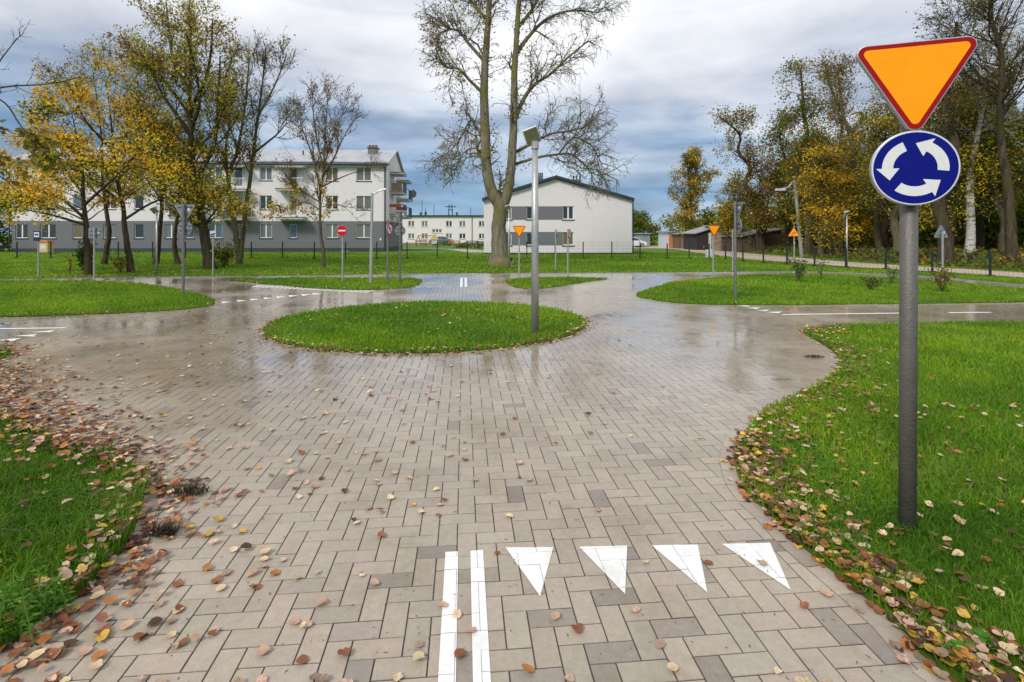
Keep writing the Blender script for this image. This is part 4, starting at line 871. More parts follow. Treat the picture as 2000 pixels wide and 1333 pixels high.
X = np.array([i[0] for i in info]); Yv = np.array([i[1] for i in info]); onl = on_lawn(X, Yv)
px_ = CX + F * X / Yv; py_ = HY + HC * F / Yv
seen = (px_ > 5) & (px_ < 1995) & (py_ < 1325) & (np.abs(px_ - 1772) > 22)
score = np.array([i[4] for i in info]) / Yv ** 1.5 * seen
order = np.argsort(-score); indiv = set(order[:300].tolist())
zone_txt = {'pave': 'fallen leaf lying loose on the grey paving', 'leftdrift': 'fallen leaf in the drift along the left verge', 'rightdrift': 'fallen leaf piled along the right paving edge', 'leftgrass': 'fallen leaf caught in the left verge grass', 'rightgrass': 'fallen leaf in the grass around the near sign post', 'island': 'fallen leaf at the edge of the round island', 'far': 'fallen leaf on the far lawn'}
col_txt = {k: k for k in names}
cache = {}; sv, sf3, sf4, sc_, so_ = [], [], [], [], 0
for q, (x, yv, cn, zone, sz, sh, rz, rx, ry) in enumerate(info):
    z = (.004 + abs(rng.normal(0, .004)) + (.012 if zone == 'leftdrift' else 0) * rng.random()) if not onl[q] else ((.025 + .035 * rng.random()) if x > 0 or yv > 4.6 else (.05 + .05 * rng.random())); 
    if onl[q]: rx *= 1.8; ry *= 1.8
    z += sz * (abs(rx) + abs(ry)) * .25
    V, f3, f4 = SH[sh]
    if q in indiv:
        key = (sh, cn)
        if key not in cache:
            c = np.array(LEAFC[cn]) * rng.uniform(.85, 1.15); vc = np.repeat(c[None], len(V), 0); vc[0] *= .8; vc[13:] *= np.array([1.05, 1.0, .95])
            o = np_mesh('fallen_leaf', V, [f3, f4], M['dryleaf'], col=vc, smooth=True); cache[key] = o.data
        else: o = link('fallen_leaf', cache[key])
        o.location = (x, yv, z); o.rotation_euler = (rx, ry, rz); o.scale = (sz,) * 3
        side = ''
        if zone == 'pave': side = ' left of the double line' if x < -.35 else (' near the double line and triangles' if yv < 3.2 else ' on the right half of the junction')
        tag(o, col_txt[cn] + ' ' + zone_txt[zone] + side, 'fallen leaf', 'fallen leaves: ' + cn + ' ' + zone + side)
        o['group'] = 'fallen leaves scattered on the ground'
    else:
        cr_, sr_ = math.cos(rz), math.sin(rz); v = V * sz; v = v + np.stack([0 * v[:, 0], 0 * v[:, 0], rx * v[:, 1] + ry * v[:, 0]], -1)
        v = np.stack([x + v[:, 0] * cr_ - v[:, 1] * sr_, yv + v[:, 0] * sr_ + v[:, 1] * cr_, z + v[:, 2]], -1)
        c = np.array(LEAFC[cn]) * rng.uniform(.75, 1.2); sv.append(v); sf3.append(f3 + so_); sf4.append(f4 + so_); sc_.append(np.repeat(c[None], len(v), 0)); so_ += len(v)
for (x, yv) in SPECKS:
    V, f3, f4 = SH[int(rng.integers(9))]; a_ = rng.uniform(0, 6.28); sz = rng.uniform(.003, .008); v = V * sz * np.array([rng.uniform(1, 3.5), .6, 1]); v = np.stack([x + v[:, 0] * math.cos(a_) - v[:, 1] * math.sin(a_), yv + v[:, 0] * math.sin(a_) + v[:, 1] * math.cos(a_), .003 + v[:, 2]], -1)
    sv.append(v); sf3.append(f3 + so_); sf4.append(f4 + so_); sc_.append(np.repeat(np.array([[.07, .045, .03]]) * rng.uniform(.5, 2), len(v), 0)); so_ += len(v)
tag(np_mesh('fallen_leaves', np.vstack(sv), [np.vstack(sf3), np.vstack(sf4)], M['dryleaf'], col=np.vstack(sc_), smooth=True), 'smaller and farther autumn leaves strewn over paving and grass', 'fallen leaves', kind='stuff')
# dead grass scraps on the paving
for px, py, rd in ((372, 966, .075), (318, 1048, .05), (1590, 700, .09)):
    b = G(px, py); n = 260; a = rng.uniform(0, 6.28, n); r_ = rd * rng.random(n) ** .6
    v, c = blades(b.x + r_ * np.cos(a) * 1.4, b.y + r_ * np.sin(a) * .8, .028, .0022, 1.6); c = np.repeat((np.array([.05, .035, .02]) * rng.uniform(.5, 1.6, (n, 1))), 5, 0)
    bb = np.arange(n)[:, None] * 5; o = np_mesh('dead_grass_clump', v - np.array([b.x, b.y, 0]), [np.concatenate([bb + np.array([0, 1, 3]), bb + np.array([0, 3, 2]), bb + np.array([2, 3, 4])])], M['grass'], col=c); o.location = (b.x, b.y, .004)
    tag(o, {372: 'larger clump of dark dead grass lying on the paving by the left drift', 318: 'small scrap of dark dead grass among the left drift leaves', 1590: 'low scrap of dead grass at the tip of the right verge'}[px], 'grass clump')

# ------------------------------------------------------------------ road signs
def rpoly(pts, r, n=6):
    out = []; m = len(pts)
    for i in range(m):
        p0, p1, p2 = Vector(pts[i - 1]), Vector(pts[i]), Vector(pts[(i + 1) % m]); d0, d1 = (p0 - p1).normalized(), (p2 - p1).normalized()
        a = d0.angle(d1) / 2; c = p1 + (d0 + d1).normalized() * (r / math.sin(a)); t = r / math.tan(a); s, e = p1 + d0 * t, p1 + d1 * t
        a0 = math.atan2(s.y - c.y, s.x - c.x); a1 = math.atan2(e.y - c.y, e.x - c.x); da = (a1 - a0 + math.pi) % (2 * math.pi) - math.pi
        out += [(c.x + r * math.cos(a0 + da * k / n), c.y + r * math.sin(a0 + da * k / n)) for k in range(n + 1)]
    return out
def circle(r, n=48, cx=0, cz=0): return [(cx + r * math.cos(2 * math.pi * i / n), cz + r * math.sin(2 * math.pi * i / n)) for i in range(n)]
def tri(s, up):
    h = s * .866; k = 1 if up else -1
    return [(-s / 2, -k * h / 3), (s / 2, -k * h / 3), (0, k * 2 * h / 3)] if up else [(s / 2, h / 3), (-s / 2, h / 3), (0, -2 * h / 3)]
def off(pts, dz): return [(x, z + dz) for x, z in pts]
def layer(name, outline, z, y0, y1, mat, parent, bevel=0):
    m = MB(); m.prism(off(outline, z), y0, y1); return m.build(name, mat, parent, bevel=bevel)
def sheet(name, polys, z, yv, mat, parent):
    """flat symbol made of outlines, a hair proud of the panel"""
    m = MB()
    for p in polys: m.prism(off(p, z), yv, yv + .0012)
    return m.build(name, mat, parent)
def stroke(pts, w):
    L0, R0 = [], []
    for i, p in enumerate(pts):
        d = (Vector(pts[min(i + 1, len(pts) - 1)]) - Vector(pts[max(i - 1, 0)])).normalized(); n = Vector((-d.y, d.x)) * w / 2
        L0.append((p[0] + n.x, p[1] + n.y)); R0.append((p[0] - n.x, p[1] - n.y))
    return [[L0[i], L0[i + 1], R0[i + 1], R0[i]] for i in range(len(pts) - 1)]
def panel(root, kind, z, s, yf, depth=.02, sticker=False):
    """yf = front plane (local -y is the front)"""
    if kind in ('yield', 'bend'):
        up = kind == 'bend'; o = rpoly(tri(s, up), s * .075)
        pn_ = layer('sign_panel', o, z, yf, yf + depth, M['rim'] if depth > .03 else M['sign_back'], root, .004 if depth > .03 else 0)
        layer('red_border', rpoly(tri(s * .965, up), s * .065), z, yf - .0015, yf + .004, M['red'], pn_)
        layer('yellow_face', rpoly(tri(s * .835, up), s * .035), z, yf - .003, yf + .002, M['yellow'], pn_)
        if up:
            q = [(-.14 * s, -.19 * s), (-.13 * s, -.06 * s), (-.07 * s, .03 * s), (.02 * s, .06 * s), (.06 * s, .062 * s)]
            sheet('black_arrow', stroke(q, .055 * s) + [[(.05 * s, .14 * s), (.05 * s, -.015 * s), (.15 * s, .062 * s)]], z - .02 * s, yf - .0045, M['black'], pn_)
        if s > .4 : pass
    elif kind == 'roundabout':
        r = s / 2; pn_ = layer('sign_panel', circle(r, 64), z, yf, yf + depth, M['rim'], root, .004)
        layer('white_border', circle(r * .975, 64), z, yf - .0012, yf + .004, M['white'], pn_); layer('blue_face', circle(r * .945, 64), z, yf - .0026, yf + .002, M['blue'], pn_)
        for a0 in (-8, 112, 232):
            n = 14; aa = [R(a0 + 68 * i / n) for i in range(n + 1)]; rb = r * .945; pl = []
            for i in range(n): pl.append([(rb * q * math.cos(t), rb * q * math.sin(t)) for q, t in ((.52, aa[i]), (.79, aa[i]), (.79, aa[i + 1]), (.52, aa[i + 1]))])
            e = aa[-1]; tp = e + R(29); pl.append([(rb * .37 * math.cos(e), rb * .37 * math.sin(e)), (rb * .93 * math.cos(e), rb * .93 * math.sin(e)), (rb * .69 * math.cos(tp), rb * .69 * math.sin(tp))])
            sheet('white_arrow', pl, z, yf - .0040, M['white'], pn_)
    elif kind == 'noentry':
        r = s / 2; pn_ = layer('sign_panel', circle(r), z, yf, yf + depth, M['sign_back'], root); layer('red_face', circle(r * .98), z, yf - .0015, yf + .002, M['red_bright'], pn_)
        sheet('white_bar', [[(-r * .76, -r * .15), (r * .76, -r * .15), (r * .76, r * .15), (-r * .76, r * .15)]], z, yf - .0032, M['white'], pn_)
    elif kind == 'noturn':
        r = s / 2; pn_ = layer('sign_panel', circle(r), z, yf, yf + depth, M['sign_back'], root); layer('red_ring', circle(r * .98), z, yf - .0012, yf + .002, M['red_bright'], pn_)
        layer('white_face', circle(r * .76), z, yf - .0024, yf + .002, M['white'], pn_)
        sheet('black_arrow', stroke([(.22 * r, -.48 * r), (.22 * r, .02 * r), (.16 * r, .15 * r), (0, .2 * r), (-.18 * r, .2 * r)], .16 * r) + [[(-.15 * r, .45 * r), (-.15 * r, -.05 * r), (-.48 * r, .2 * r)]], z, yf - .0042, M['black'], pn_)
        sheet('red_slash', stroke([(-.55 * r, .55 * r), (.55 * r, -.55 * r)], .13 * r), z, yf - .0060, M['red_bright'], pn_)
    elif kind == 'bus':
        w, h = s, s * 1.5; o = rpoly([(-w / 2, -h / 2), (w / 2, -h / 2), (w / 2, h / 2), (-w / 2, h / 2)], .02); pn_ = layer('sign_panel', o, z, yf, yf + depth, M['sign_back'], root)
        layer('navy_face', o, z, yf - .0015, yf, M['navy'], pn_); c = h * .11; q = w * .38
        sheet('white_field', [[(-q, c - q), (q, c - q), (q, c + q), (-q, c + q)]], z, yf - .0030, M['white'], pn_)
        b = w * .30; sheet('black_bus', [[(-b, c - .06 * w), (b, c - .06 * w), (b, c + .10 * w), (-b * .8, c + .14 * w), (-b, c + .06 * w)], circle(.055 * w, 12, -b * .55, c - .08 * w), circle(.055 * w, 12, b * .55, c - .08 * w)], z, yf - .0045, M['black'], pn_)
    elif kind in ('tri_back_down', 'tri_back_up'):
        up = kind.endswith('up'); pn_ = layer('sign_panel', rpoly(tri(s, up), s * .07), z, yf, yf + depth, M['sign_back'], root)
        layer('red_border', rpoly(tri(s * .97, up), s * .06), z, yf - .0015, yf, M['red'], pn_); layer('yellow_face', rpoly(tri(s * .8, up), s * .03), z, yf - .003, yf - .0015, M['yellow'], pn_)
    elif kind == 'disc_back':
        pn_ = layer('sign_panel', circle(s / 2), z, yf, yf + depth, M['sign_back'], root); layer('blue_face', circle(s * .48), z, yf - .0015, yf, M['blue'], pn_)
    elif kind == 'square_back':
        w, h = s, s * .75; pn_ = layer('sign_panel', rpoly([(-w / 2, -h / 2), (w / 2, -h / 2), (w / 2, h / 2), (-w / 2, h / 2)], .015), z, yf, yf + depth, M['sign_back'], root)
        layer('blue_face', rpoly([(-w * .48, -h * .48), (w * .48, -h * .48), (w * .48, h * .48), (-w * .48, h * .48)], .012), z, yf - .0015, yf, M['blue'], pn_)
    else:
        r = s / 2; pn_ = layer('sign_panel', circle(r), z, yf, yf + depth, M['sign_back'], root); layer('blue_face', circle(r * .97), z, yf - .0015, yf + .001, M['navy'], pn_)
    bz = MB()
    for dz in (.18 * s, -.12 * s):
        hw = s * (.40 if 'back' in kind or kind == 'square_back' else .25)
        if kind in ('tri_back_down', 'yield'): hw = s * (.33 if dz > 0 else .16)
        if kind in ('tri_back_up', 'bend'): hw = s * (.10 if dz > 0 else .24)
        bz.bx(-hw, hw, yf + depth, yf + depth + .022, z + dz - .012, z + dz + .012)
    bz.build('bracket', M['steel'], pn_)
    if sticker:
        m = MB(); k = s * .12; sx = -s * .17; sz = s * .06
        m.bx(sx - k / 2, sx + k / 2, yf + depth, yf + depth + .0015, z + sz - k * .6, z + sz + k * .6); m.build('sticker', M['white'], pn_)
    return pn_
def road_sign(label, bpx, top, panels, rz=0, pr=.03, mat='steel', group=None, roll=0, twist=0):
    b = G(*bpx); k = b.y / F; root = empty('road_sign', b, rz); tag(root, label, 'road sign', group)
    m = MB(); zt_ = HC - (top - HY) * k - b.z; m.tube([(0, 0, -.2), (0, 0, zt_)], pr, 16); m.build('pole', M[mat], root, smooth=False)
    for (kind, py, s, st) in panels:
        z = HC - (py - HY) * k - b.z
        panel(root, kind, z, s, -pr - .045, .02, st)
    return root
# the near sign
b = G(1772, 1040); root = empty('road_sign', b, -R(19)); tag(root, 'large near post with orange yield triangle above a blue roundabout disc', 'road sign')
m = MB(); m.tube([(0, 0, -.3), (0, 0, 2.35)], .0405, 28)
po = m.build('pole', M['steel_dark'], root); po.data.polygons.foreach_set('use_smooth', [len(p.vertices) == 4 for p in po.data.polygons])
cp = MB(); cp.tube([(0, 0, 2.35), (0, 0, 2.362)], .043, 28); cp.build('post_cap', M['black'], root)
k = b.y / F
p1 = panel(root, 'roundabout', HC - (332 - HY) * k, .393, -.082, .036); p2 = panel(root, 'yield', 2.437, .59, -.082, .036)
for p_ in (p1, p2): p_.parent = root
root.rotation_euler = (0, R(0.25), -R(20))
S = 'signs of the traffic town'
road_sign('blue bus stop sign on thin grey pole by the left path', (75, 544), 448, [('bus', 461, .235, False)], 0, .026, 'steel_light')
road_sign('back of a wide rectangular sign with a white sticker', (184, 546), 444, [('square_back', 456, .48, True)], math.pi, .028, 'steel_light')
road_sign('back of triangle over disc signs on post at the left island tip', (358, 579), 398, [('tri_back_down', 412, .56, True), ('disc_back', 446, .37, True)], math.pi, .032)
road_sign('red no entry sign with white bar on thin pole', (669, 553), 440, [('noentry', 451, .31, False)], 0, .026, 'steel_light')
road_sign('round no left turn sign turned partly sideways', (757, 557), 430, [('noturn', 448, .37, False)], R(74), .030)
road_sign('back of triangle over disc signs beside the no left turn sign', (781, 554), 413, [('tri_back_down', 420, .47, True), ('disc_back', 451, .33, True)], math.pi, .030)
road_sign('orange yield triangle beside the forked tree', (1014, 542), 442, [('yield', 449.5, .50, False)], 0, .026, 'steel_light')
road_sign('sign seen exactly edge on before the white gabled house', (1085, 528), 448, [('edge', 456, .36, False)], R(84), .028, 'steel_light')
road_sign('narrow sideways red ringed sign before the house window', (1109, 541), 448, [('noturn', 457, .34, False)], R(66), .028, 'steel_light')
road_sign('orange yield triangle before the old sheds', (1393, 544), 440, [('yield', 448, .46, False)], 0, .026, 'steel_light')
road_sign('tall post with triangle and disc signs seen from behind at an angle', (1436, 586), 394, [('tri_back_down', 408, .52, True), ('disc_back', 442, .36, False)], math.pi - R(86), .032)
road_sign('plain short sign half hidden behind the tall angled sign post', (1431, 531), 449, [('edge', 457, .33, False)], R(82), .028, 'steel_light')
road_sign('orange warning triangle with a black bend arrow', (1551, 532), 442, [('bend', 456, .46, False)], -R(38), .026, 'steel_light')
road_sign('grey back of an upright triangular sign at the right', (1841, 551), 452, [('tri_back_up', 456, .50, True)], math.pi, .030, 'steel_light')
# small white pointer
b = G(416, 539); root = empty('road_sign', b); tag(root, 'small white tilted board on thin pole by the rounded bush', 'road sign')
m = MB(); m.tube([(0, 0, -.2), (0, 0, 1.6)], .026, 12); m.build('pole', M['steel_light'], root)
m = MB(); m.box((.03, -.05, 1.58), (.21, .012, .17), Matrix.Rotation(R(-8), 3, 'Y')); pb = m.build('sign_panel', M['white'], root); m = MB(); m.box((.03, -.0585, 1.54), (.17, .003, .05), Matrix.Rotation(R(-14), 3, 'Y')); m.build('black_mark', M['black'], pb)

# ------------------------------------------------------------------ lamps
def solar_lamp(label, bpx, top, r, hs, rz=0, tilt=-55):
    b = G(*bpx); k = b.y / F; root = empty('street_lamp', b, rz); tag(root, label, 'street lamp', 'solar lamps in the traffic town')
    z = HC - (top - HY) * k - b.z; m = MB(); m.tube([(0, 0, -.2), (0, 0, z * .5), (0, 0, z)], [r, r * .93, r * .72], 20); po = m.build('pole', M['steel_light'], root); po.data.polygons.foreach_set('use_smooth', [len(p.vertices) == 4 for p in po.data.polygons])
    m = MB(); m.tube([(0, 0, z - .10), (0, 0, z + .02)], r * 1.0, 16); m.build('collar', M['steel_light'], root)
    rt = Matrix.Rotation(R(-22), 3, 'Y') @ Matrix.Rotation(R(tilt), 3, 'X'); c = Vector((-.055, -.05, .10)) * hs + Vector((0, 0, z))
    m = MB(); m.box(c, (.235 * hs, .27 * hs, .05 * hs), rt); h = m.build('lamp_head', M['cabinet'], root, bevel=.008)
    m = MB(); o_ = rt @ Vector((0, 0, -.0265 * hs))
    for q in (-.09, 0, .09): m.box(c + o_ + rt @ Vector((0, q * hs, 0)), (.215 * hs, .083 * hs, .006), rt)
    m.build('light_panel', M['solar'], h); m = MB(); m.box(c - o_ * 1.12, (.22 * hs, .255 * hs, .008), rt); m.build('solar_panel', M['navy'], h)
solar_lamp('near tall solar lamp standing on the round island', (1045, 653), 279, .061, 1.0)
solar_lamp('far thin solar lamp in front of the forked trunk', (994, 525), 410, .052, .9)
solar_lamp('solar lamp before the bank of weeds on the right', (1654, 524), 422, .038, .95)
solar_lamp('solar lamp on the left under the yellow trees', (306, 537), 416, .036, .95)
def arm_lamp(name, label, base, pts, rad, headc, headd):
    root = empty(name, base); tag(root, label, 'street lamp'); m = MB(); m.tube([Vector(p) - Vector(base) for p in pts[:2]], [rad, rad * .7], 14); m.build('pole', M['steel_light'], root)
    m = MB(); m.tube([Vector(p) - Vector(base) for p in pts[1:]], rad * .45, 8); a = m.build('arm', M['steel_light'], root)
    m = MB(); m.box(Vector(headc) - Vector(base), headd); m.build('lamp_head', M['cabinet'], a, bevel=.02)
b = G(724, 556); arm_lamp('street_lamp', 'pale slim lamp with a short arm pointing right', b, [b - Vector((0, 0, .2)), W(727, 378, b.y), W(733, 378.5, b.y), W(740, 373, b.y), W(754, 369.5, b.y)], .055, W(748, 370.5, b.y), (.2, .05, .025))
b = Vector((*(G(1567, 503)[:2]), 0)); arm_lamp('street_lamp', 'old leaning concrete lamp post beside the track', b, [b - Vector((0, 0, .2)), W(1552, 352, b.y), W(1540, 366, b.y), W(1528, 370, b.y)], .13, W(1524, 371, b.y), (.6, .25, .14))
yl = 55; b = W(1397, 490, yl); b.z = zf(yl); arm_lamp('street_lamp', 'distant curved arm street lamp above the sheds', b, [b, W(1401, 418, yl), W(1400, 411, yl), W(1396, 407, yl), W(1391, 406, yl)], .07, W(1389, 406.5, yl), (.45, .2, .1))

# ------------------------------------------------------------------ buildings
def facade(mb_for, W_, z0, z1, openings, xs=(), zs=(), depth=.14, y=0.0):
    """wall in the local x-z plane with openings cut out and lined"""
    X = sorted(set([0, W_] + [v for o in openings for v in o[:2]] + list(xs))); Z = sorted(set([z0, z1] + [v for o in openings for v in o[2:4]] + list(zs)))
    for i in range(len(X) - 1):
        for j in range(len(Z) - 1):
            cx, cz = (X[i] + X[i + 1]) / 2, (Z[j] + Z[j + 1]) / 2
            if any(o[0] < cx < o[1] and o[2] < cz < o[3] for o in openings): continue
            mb_for(cx, cz).add([(X[i], y, Z[j]), (X[i + 1], y, Z[j]), (X[i + 1], y, Z[j + 1]), (X[i], y, Z[j + 1])], [(0, 1, 2, 3)])
    for (a, b_, c, d) in [o[:4] for o in openings]:
        m = mb_for((a + b_) / 2, (c + d) / 2)
        for q in ([(a, c), (a, d)], [(b_, d), (b_, c)], [(a, d), (b_, d)], [(b_, c), (a, c)]):
            m.add([(q[0][0], y, q[0][1]), (q[1][0], y, q[1][1]), (q[1][0], y + depth, q[1][1]), (q[0][0], y + depth, q[0][1])], [(0, 1, 2, 3)])
PANES = ['pane_a', 'pane_b', 'pane_c', 'pane_a', 'pane_c', 'pane_d']
def window(root, a, b_, c, d, y=.09, mull=1, pm=None, sill=True, nm='window', fw=.055):
    m = MB(); yf, yb = y, y + .05
    m.bx(a, b_, yf, yb, c, c + fw); m.bx(a, b_, yf, yb, d - fw, d); m.bx(a, a + fw, yf, yb, c + fw, d - fw); m.bx(b_ - fw, b_, yf, yb, c + fw, d - fw)
    for i in range(mull):
        x = a + (b_ - a) * (i + 1) / (mull + 1); m.bx(x - fw * .9, x + fw * .9, yf, yb, c + fw, d - fw)
    o = m.build(nm, M['frame'], root); p = MB(); p.bx(a + fw, b_ - fw, y + .03, y + .036, c + fw, d - fw); p.build('pane', M[pm or random.choice(PANES)], o)
    if sill: s = MB(); s.bx(a - .06, b_ + .06, -.07, y - .002, c - .06, c - .004); s.build('sill', M['sill'], o)
    return o
# --- long three storey block
kB = 48 / F; th = R(3.5); Xr, Yr = -245 / F * 48, 48.0; WB = 32.3; ZB = -.42
b = Vector((Xr - WB * math.cos(th), Yr - WB * math.sin(th), ZB)); blk = empty('apartment_block', b, th)
tag(blk, 'long white three storey block with grey ground floor and pale metal roof', 'apartment block')
def u_of(px):   # photo column -> position along the facade
    c, s_ = math.cos(th), math.sin(th); q = (px - CX) / F
    return (q * b.y - b.x) / (c - q * s_)
def zl(py, px): u = u_of(px); y = b.y + u * math.sin(th); return HC - (py - HY) / F * y - ZB
cols = [(79, 109, 1), (142, 160, 0), (202, 226, 1), (262, 280, 0), (322, 346, 1), (405, 434, 1), (457, 473, 9), (507, 531, 1), (565, 580, 9), (637, 660, 1), (696, 725, 1)]
cols += [(30, 54, 1), (362, 378, 9)]
rows = [(zl(465, 700), zl(438, 700)), (zl(409.5, 700), zl(383, 700)), (zl(353.5, 700), zl(327.5, 700))]
HB = zl(318, 755); zg = zl(432.5, 700); zp = .62
op, win = [], []
for (x0, x1, t) in cols:
    a, e = u_of(x0), u_of(x1)
    for r_, (z0, z1) in enumerate(rows):
        zz0 = z0 - .55 if (t == 9 and r_ > 0) else z0
        op.append((a, e, zz0, z1)); win.append((a, e, zz0, z1, 0 if t in (0, 9) else 1))
base_w = [(u_of(264), u_of(280)), (u_of(664), u_of(679)), (u_of(88), u_of(100))]
for a, e in base_w: op.append((a, e, .22, .46)); win.append((a, e, .22, .46, -1))
mbs = {'upper_wall': MB(), 'lower_wall': MB(), 'plinth': MB()}
sel_ = lambda x, z: mbs['plinth'] if z < zp else (mbs['lower_wall'] if z < zg else mbs['upper_wall'])
facade(sel_, WB, -.4, HB, op, zs=(zp, zg))
DB = 10.0
for mbn, z0, z1 in (('plinth', -.4, zp), ('lower_wall', zp, zg), ('upper_wall', zg, HB)):
    q = mbs[mbn]; q.add([(WB, 0, z0), (WB, DB, z0), (WB, DB, z1), (WB, 0, z1)], [(0, 1, 2, 3)]); q.add([(0, 0, z0), (0, DB, z0), (0, DB, z1), (0, 0, z1)], [(0, 3, 2, 1)]); q.add([(0, DB, z0), (WB, DB, z0), (WB, DB, z1), (0, DB, z1)], [(0, 3, 2, 1)])
RZ = HB + 1.75
for x, fl in ((WB, (0, 1, 2)), (0, (0, 2, 1))): mbs['upper_wall'].add([(x, 0, HB), (x, DB, HB), (x, DB / 2, RZ)], [fl])
for nm, mt in (('upper_wall', 'plaster'), ('lower_wall', 'plaster_grey'), ('plinth', 'plinth')): mbs[nm].build(nm, M[mt], blk)
for (a, e, z0, z1, mull) in win: window(blk, a, e, z0, z1, mull=max(mull, 0), sill=mull >= 0 and z1 - z0 < 1.6, nm='window' if mull >= 0 else 'basement_window')
m = MB(); sl_ = (RZ - HB) / (DB / 2); ov = .35
for sg in (0, 1):
    ya, yb = (-ov, DB / 2) if sg == 0 else (DB + ov, DB / 2); za = HB - ov * sl_ + .06
    m.add([(-.2, ya, za), (WB + .25, ya, za), (WB + .25, yb, RZ + .06), (-.2, yb, RZ + .06), (-.2, ya, za + .09), (WB + .25, ya, za + .09), (WB + .25, yb, RZ + .15), (-.2, yb, RZ + .15)], [(0, 1, 2, 3), (4, 5, 6, 7), (0, 1, 5, 4), (1, 2, 6, 5), (0, 3, 7, 4), (2, 3, 7, 6)])
rf = m.build('roof', M['roof_light'], blk)
m = MB(); m.tube([(-.2, -ov - .06, HB - .22), (WB + .25, -ov - .06, HB - .22)], .09, 8); m.build('gutter', M['roof_dark'], rf)
m = MB(); m.bx(-.1, WB + .1, -ov, -.001, HB - .42, HB - .30); m.build('eaves_board', M['slab'], blk)
for x in (u_of(752), u_of(20)): m = MB(); m.tube([(x, -.09, -.3), (x, -.09, HB - .3)], .06, 8); m.build('downpipe', M['roof_dark'], blk)
for px, tp in ((618, 281), (714, 278), (350, 283), (120, 284)):
    x = u_of(px); zt_ = zl(tp, px) * 1.02; m = MB(); m.bx(x - .42, x + .42, 3.0, 3.8, HB + .6, zt_ - .28); c_ = m.build('chimney', M['chimney'], rf)
    m = MB(); m.bx(x - .5, x + .5, 2.92, 3.88, zt_ - .28, zt_ - .16); [m.bx(x + q - .09, x + q + .09, 3.2, 3.6, zt_ - .16, zt_ + .06) for q in (-.3, 0, .3)]; m.build('chimney_cap', M['brick'], c_)
x = u_of(574); m = MB(); m.tube([(x, 2.5, HB + .5), (x, 2.5, zl(286, 574))], .07, 8); m.build('vent_pipe', M['roof_dark'], rf)
def balcony(root, x0, x1, z, out, rail, y=0.0, end=None):
    m = MB(); 
    if end is None: m.bx(x0, x1, -out, -.002, z - .16, z)
    else: m.bx(end + .002, end + out, x0, x1, z - .16, z)
    o = m.build('balcony', M['slab'], root)
    t = MB()
    if end is None: t.bx(x0 - .02, x1 + .02, -out - .02, -.004, z + .001, z + .05)
    else: t.bx(end + .004, end + out + .02, x0 - .02, x1 + .02, z + .001, z + .05)
    t.build('slab_edge', M['roof_dark'], o)
    if rail:
        g = MB(); H = .95
        if rail == 'panel':
            g.bx(x0, x1, -out, -out + .03, z + .12, z + H); g.bx(x0, x0 + .03, -out + .03, -.01, z + .12, z + H); g.bx(x1 - .03, x1, -out + .03, -.01, z + .12, z + H)
        elif end is None:
            for i in range(int((x1 - x0) / .12) + 1): g.bx(x0 + i * .12 - .008, x0 + i * .12 + .008, -out, -out + .016, z + .05, z + H)
            g.bx(x0, x1, -out - .01, -out + .03, z + H, z + H + .04)
        else:
            for i in range(int((x1 - x0) / .14) + 1): g.bx(end + out - .016, end + out, x0 + i * .14 - .008, x0 + i * .14 + .008, z + .05, z + H)
            for i in range(int(out / .14)): g.bx(end + i * .14 + .05, end + i * .14 + .066, x0, x0 + .016, z + .05, z + H)
            g.bx(end + out - .02, end + out + .02, x0, x1, z + H, z + H + .04); g.bx(end, end + out, x0 - .01, x0 + .03, z + H + .001, z + H + .041)
        g.build('railing', M['rail'] if rail == 'panel' else M['frame'] if end is None else M['rail'], o)
    return o
for px0, px1, lv_ in ((547, 600, ((zl(426, 570), 'bars'), (zl(371, 570), 'bars'))), (436, 490, ((zl(427, 465), 'panel'), (zl(372, 465), 'bars'))), (345, 398, ((zl(427, 370), 'panel'), (zl(372, 370), 'bars')))):
    for z, rl in lv_: balcony(blk, u_of(px0), u_of(px1), z, 1.15, rl)
    m = MB(); m.bx(u_of(px0), u_of(px1), -1.15, -.002, HB - .62, HB - .5); m.build('balcony_canopy', M['slab'], blk)
for (ya, yb, lst) in ((1.6, 4.2, ((zl(426, 755) + .35, 'bars'), (zl(377, 755) + .2, 'bars'), (zl(333, 755), None))), (5.6, 8.2, ((zl(424, 755) + .15, 'bars'), (zl(387, 755) + .25, 'bars'), (zl(343, 755) + .1, None)))):
    for i, (z, rl) in enumerate(lst):
        o = balcony(blk, ya, yb, z, 1.25, rl, end=WB)
        if i == 0: m = MB(); m.box((WB + .6, ya - .12, z + .82), (1.0, .2, .24)); m.build('flower_box', M['flower'], o)
        if i == 1 and ya < 3: m = MB(); m.bx(WB + .15, WB + 1.15, ya + .05, ya + .08, z + .1, z + .85); m.build('bamboo_screen', M['wood_tan'], o)
m = MB(); m.tube([(WB + 1.3, 8.2, zl(384, 755)), (WB + 1.3, 8.2, zl(362, 755))], .03, 6); d_ = m.build('dish_pole', M['steel'], blk); m = MB(); m.tube([(WB + 1.42, 8.1, zl(366, 755)), (WB + 1.48, 8.05, zl(366, 755))], [.42, .36], 18); m.build('satellite_dish', M['rail'], d_)
m = MB(); m.bx(u_of(742), u_of(745), -.06, -.002, zl(470, 743), zl(465.5, 743)); m.build('meter_box', M['frame'], blk)
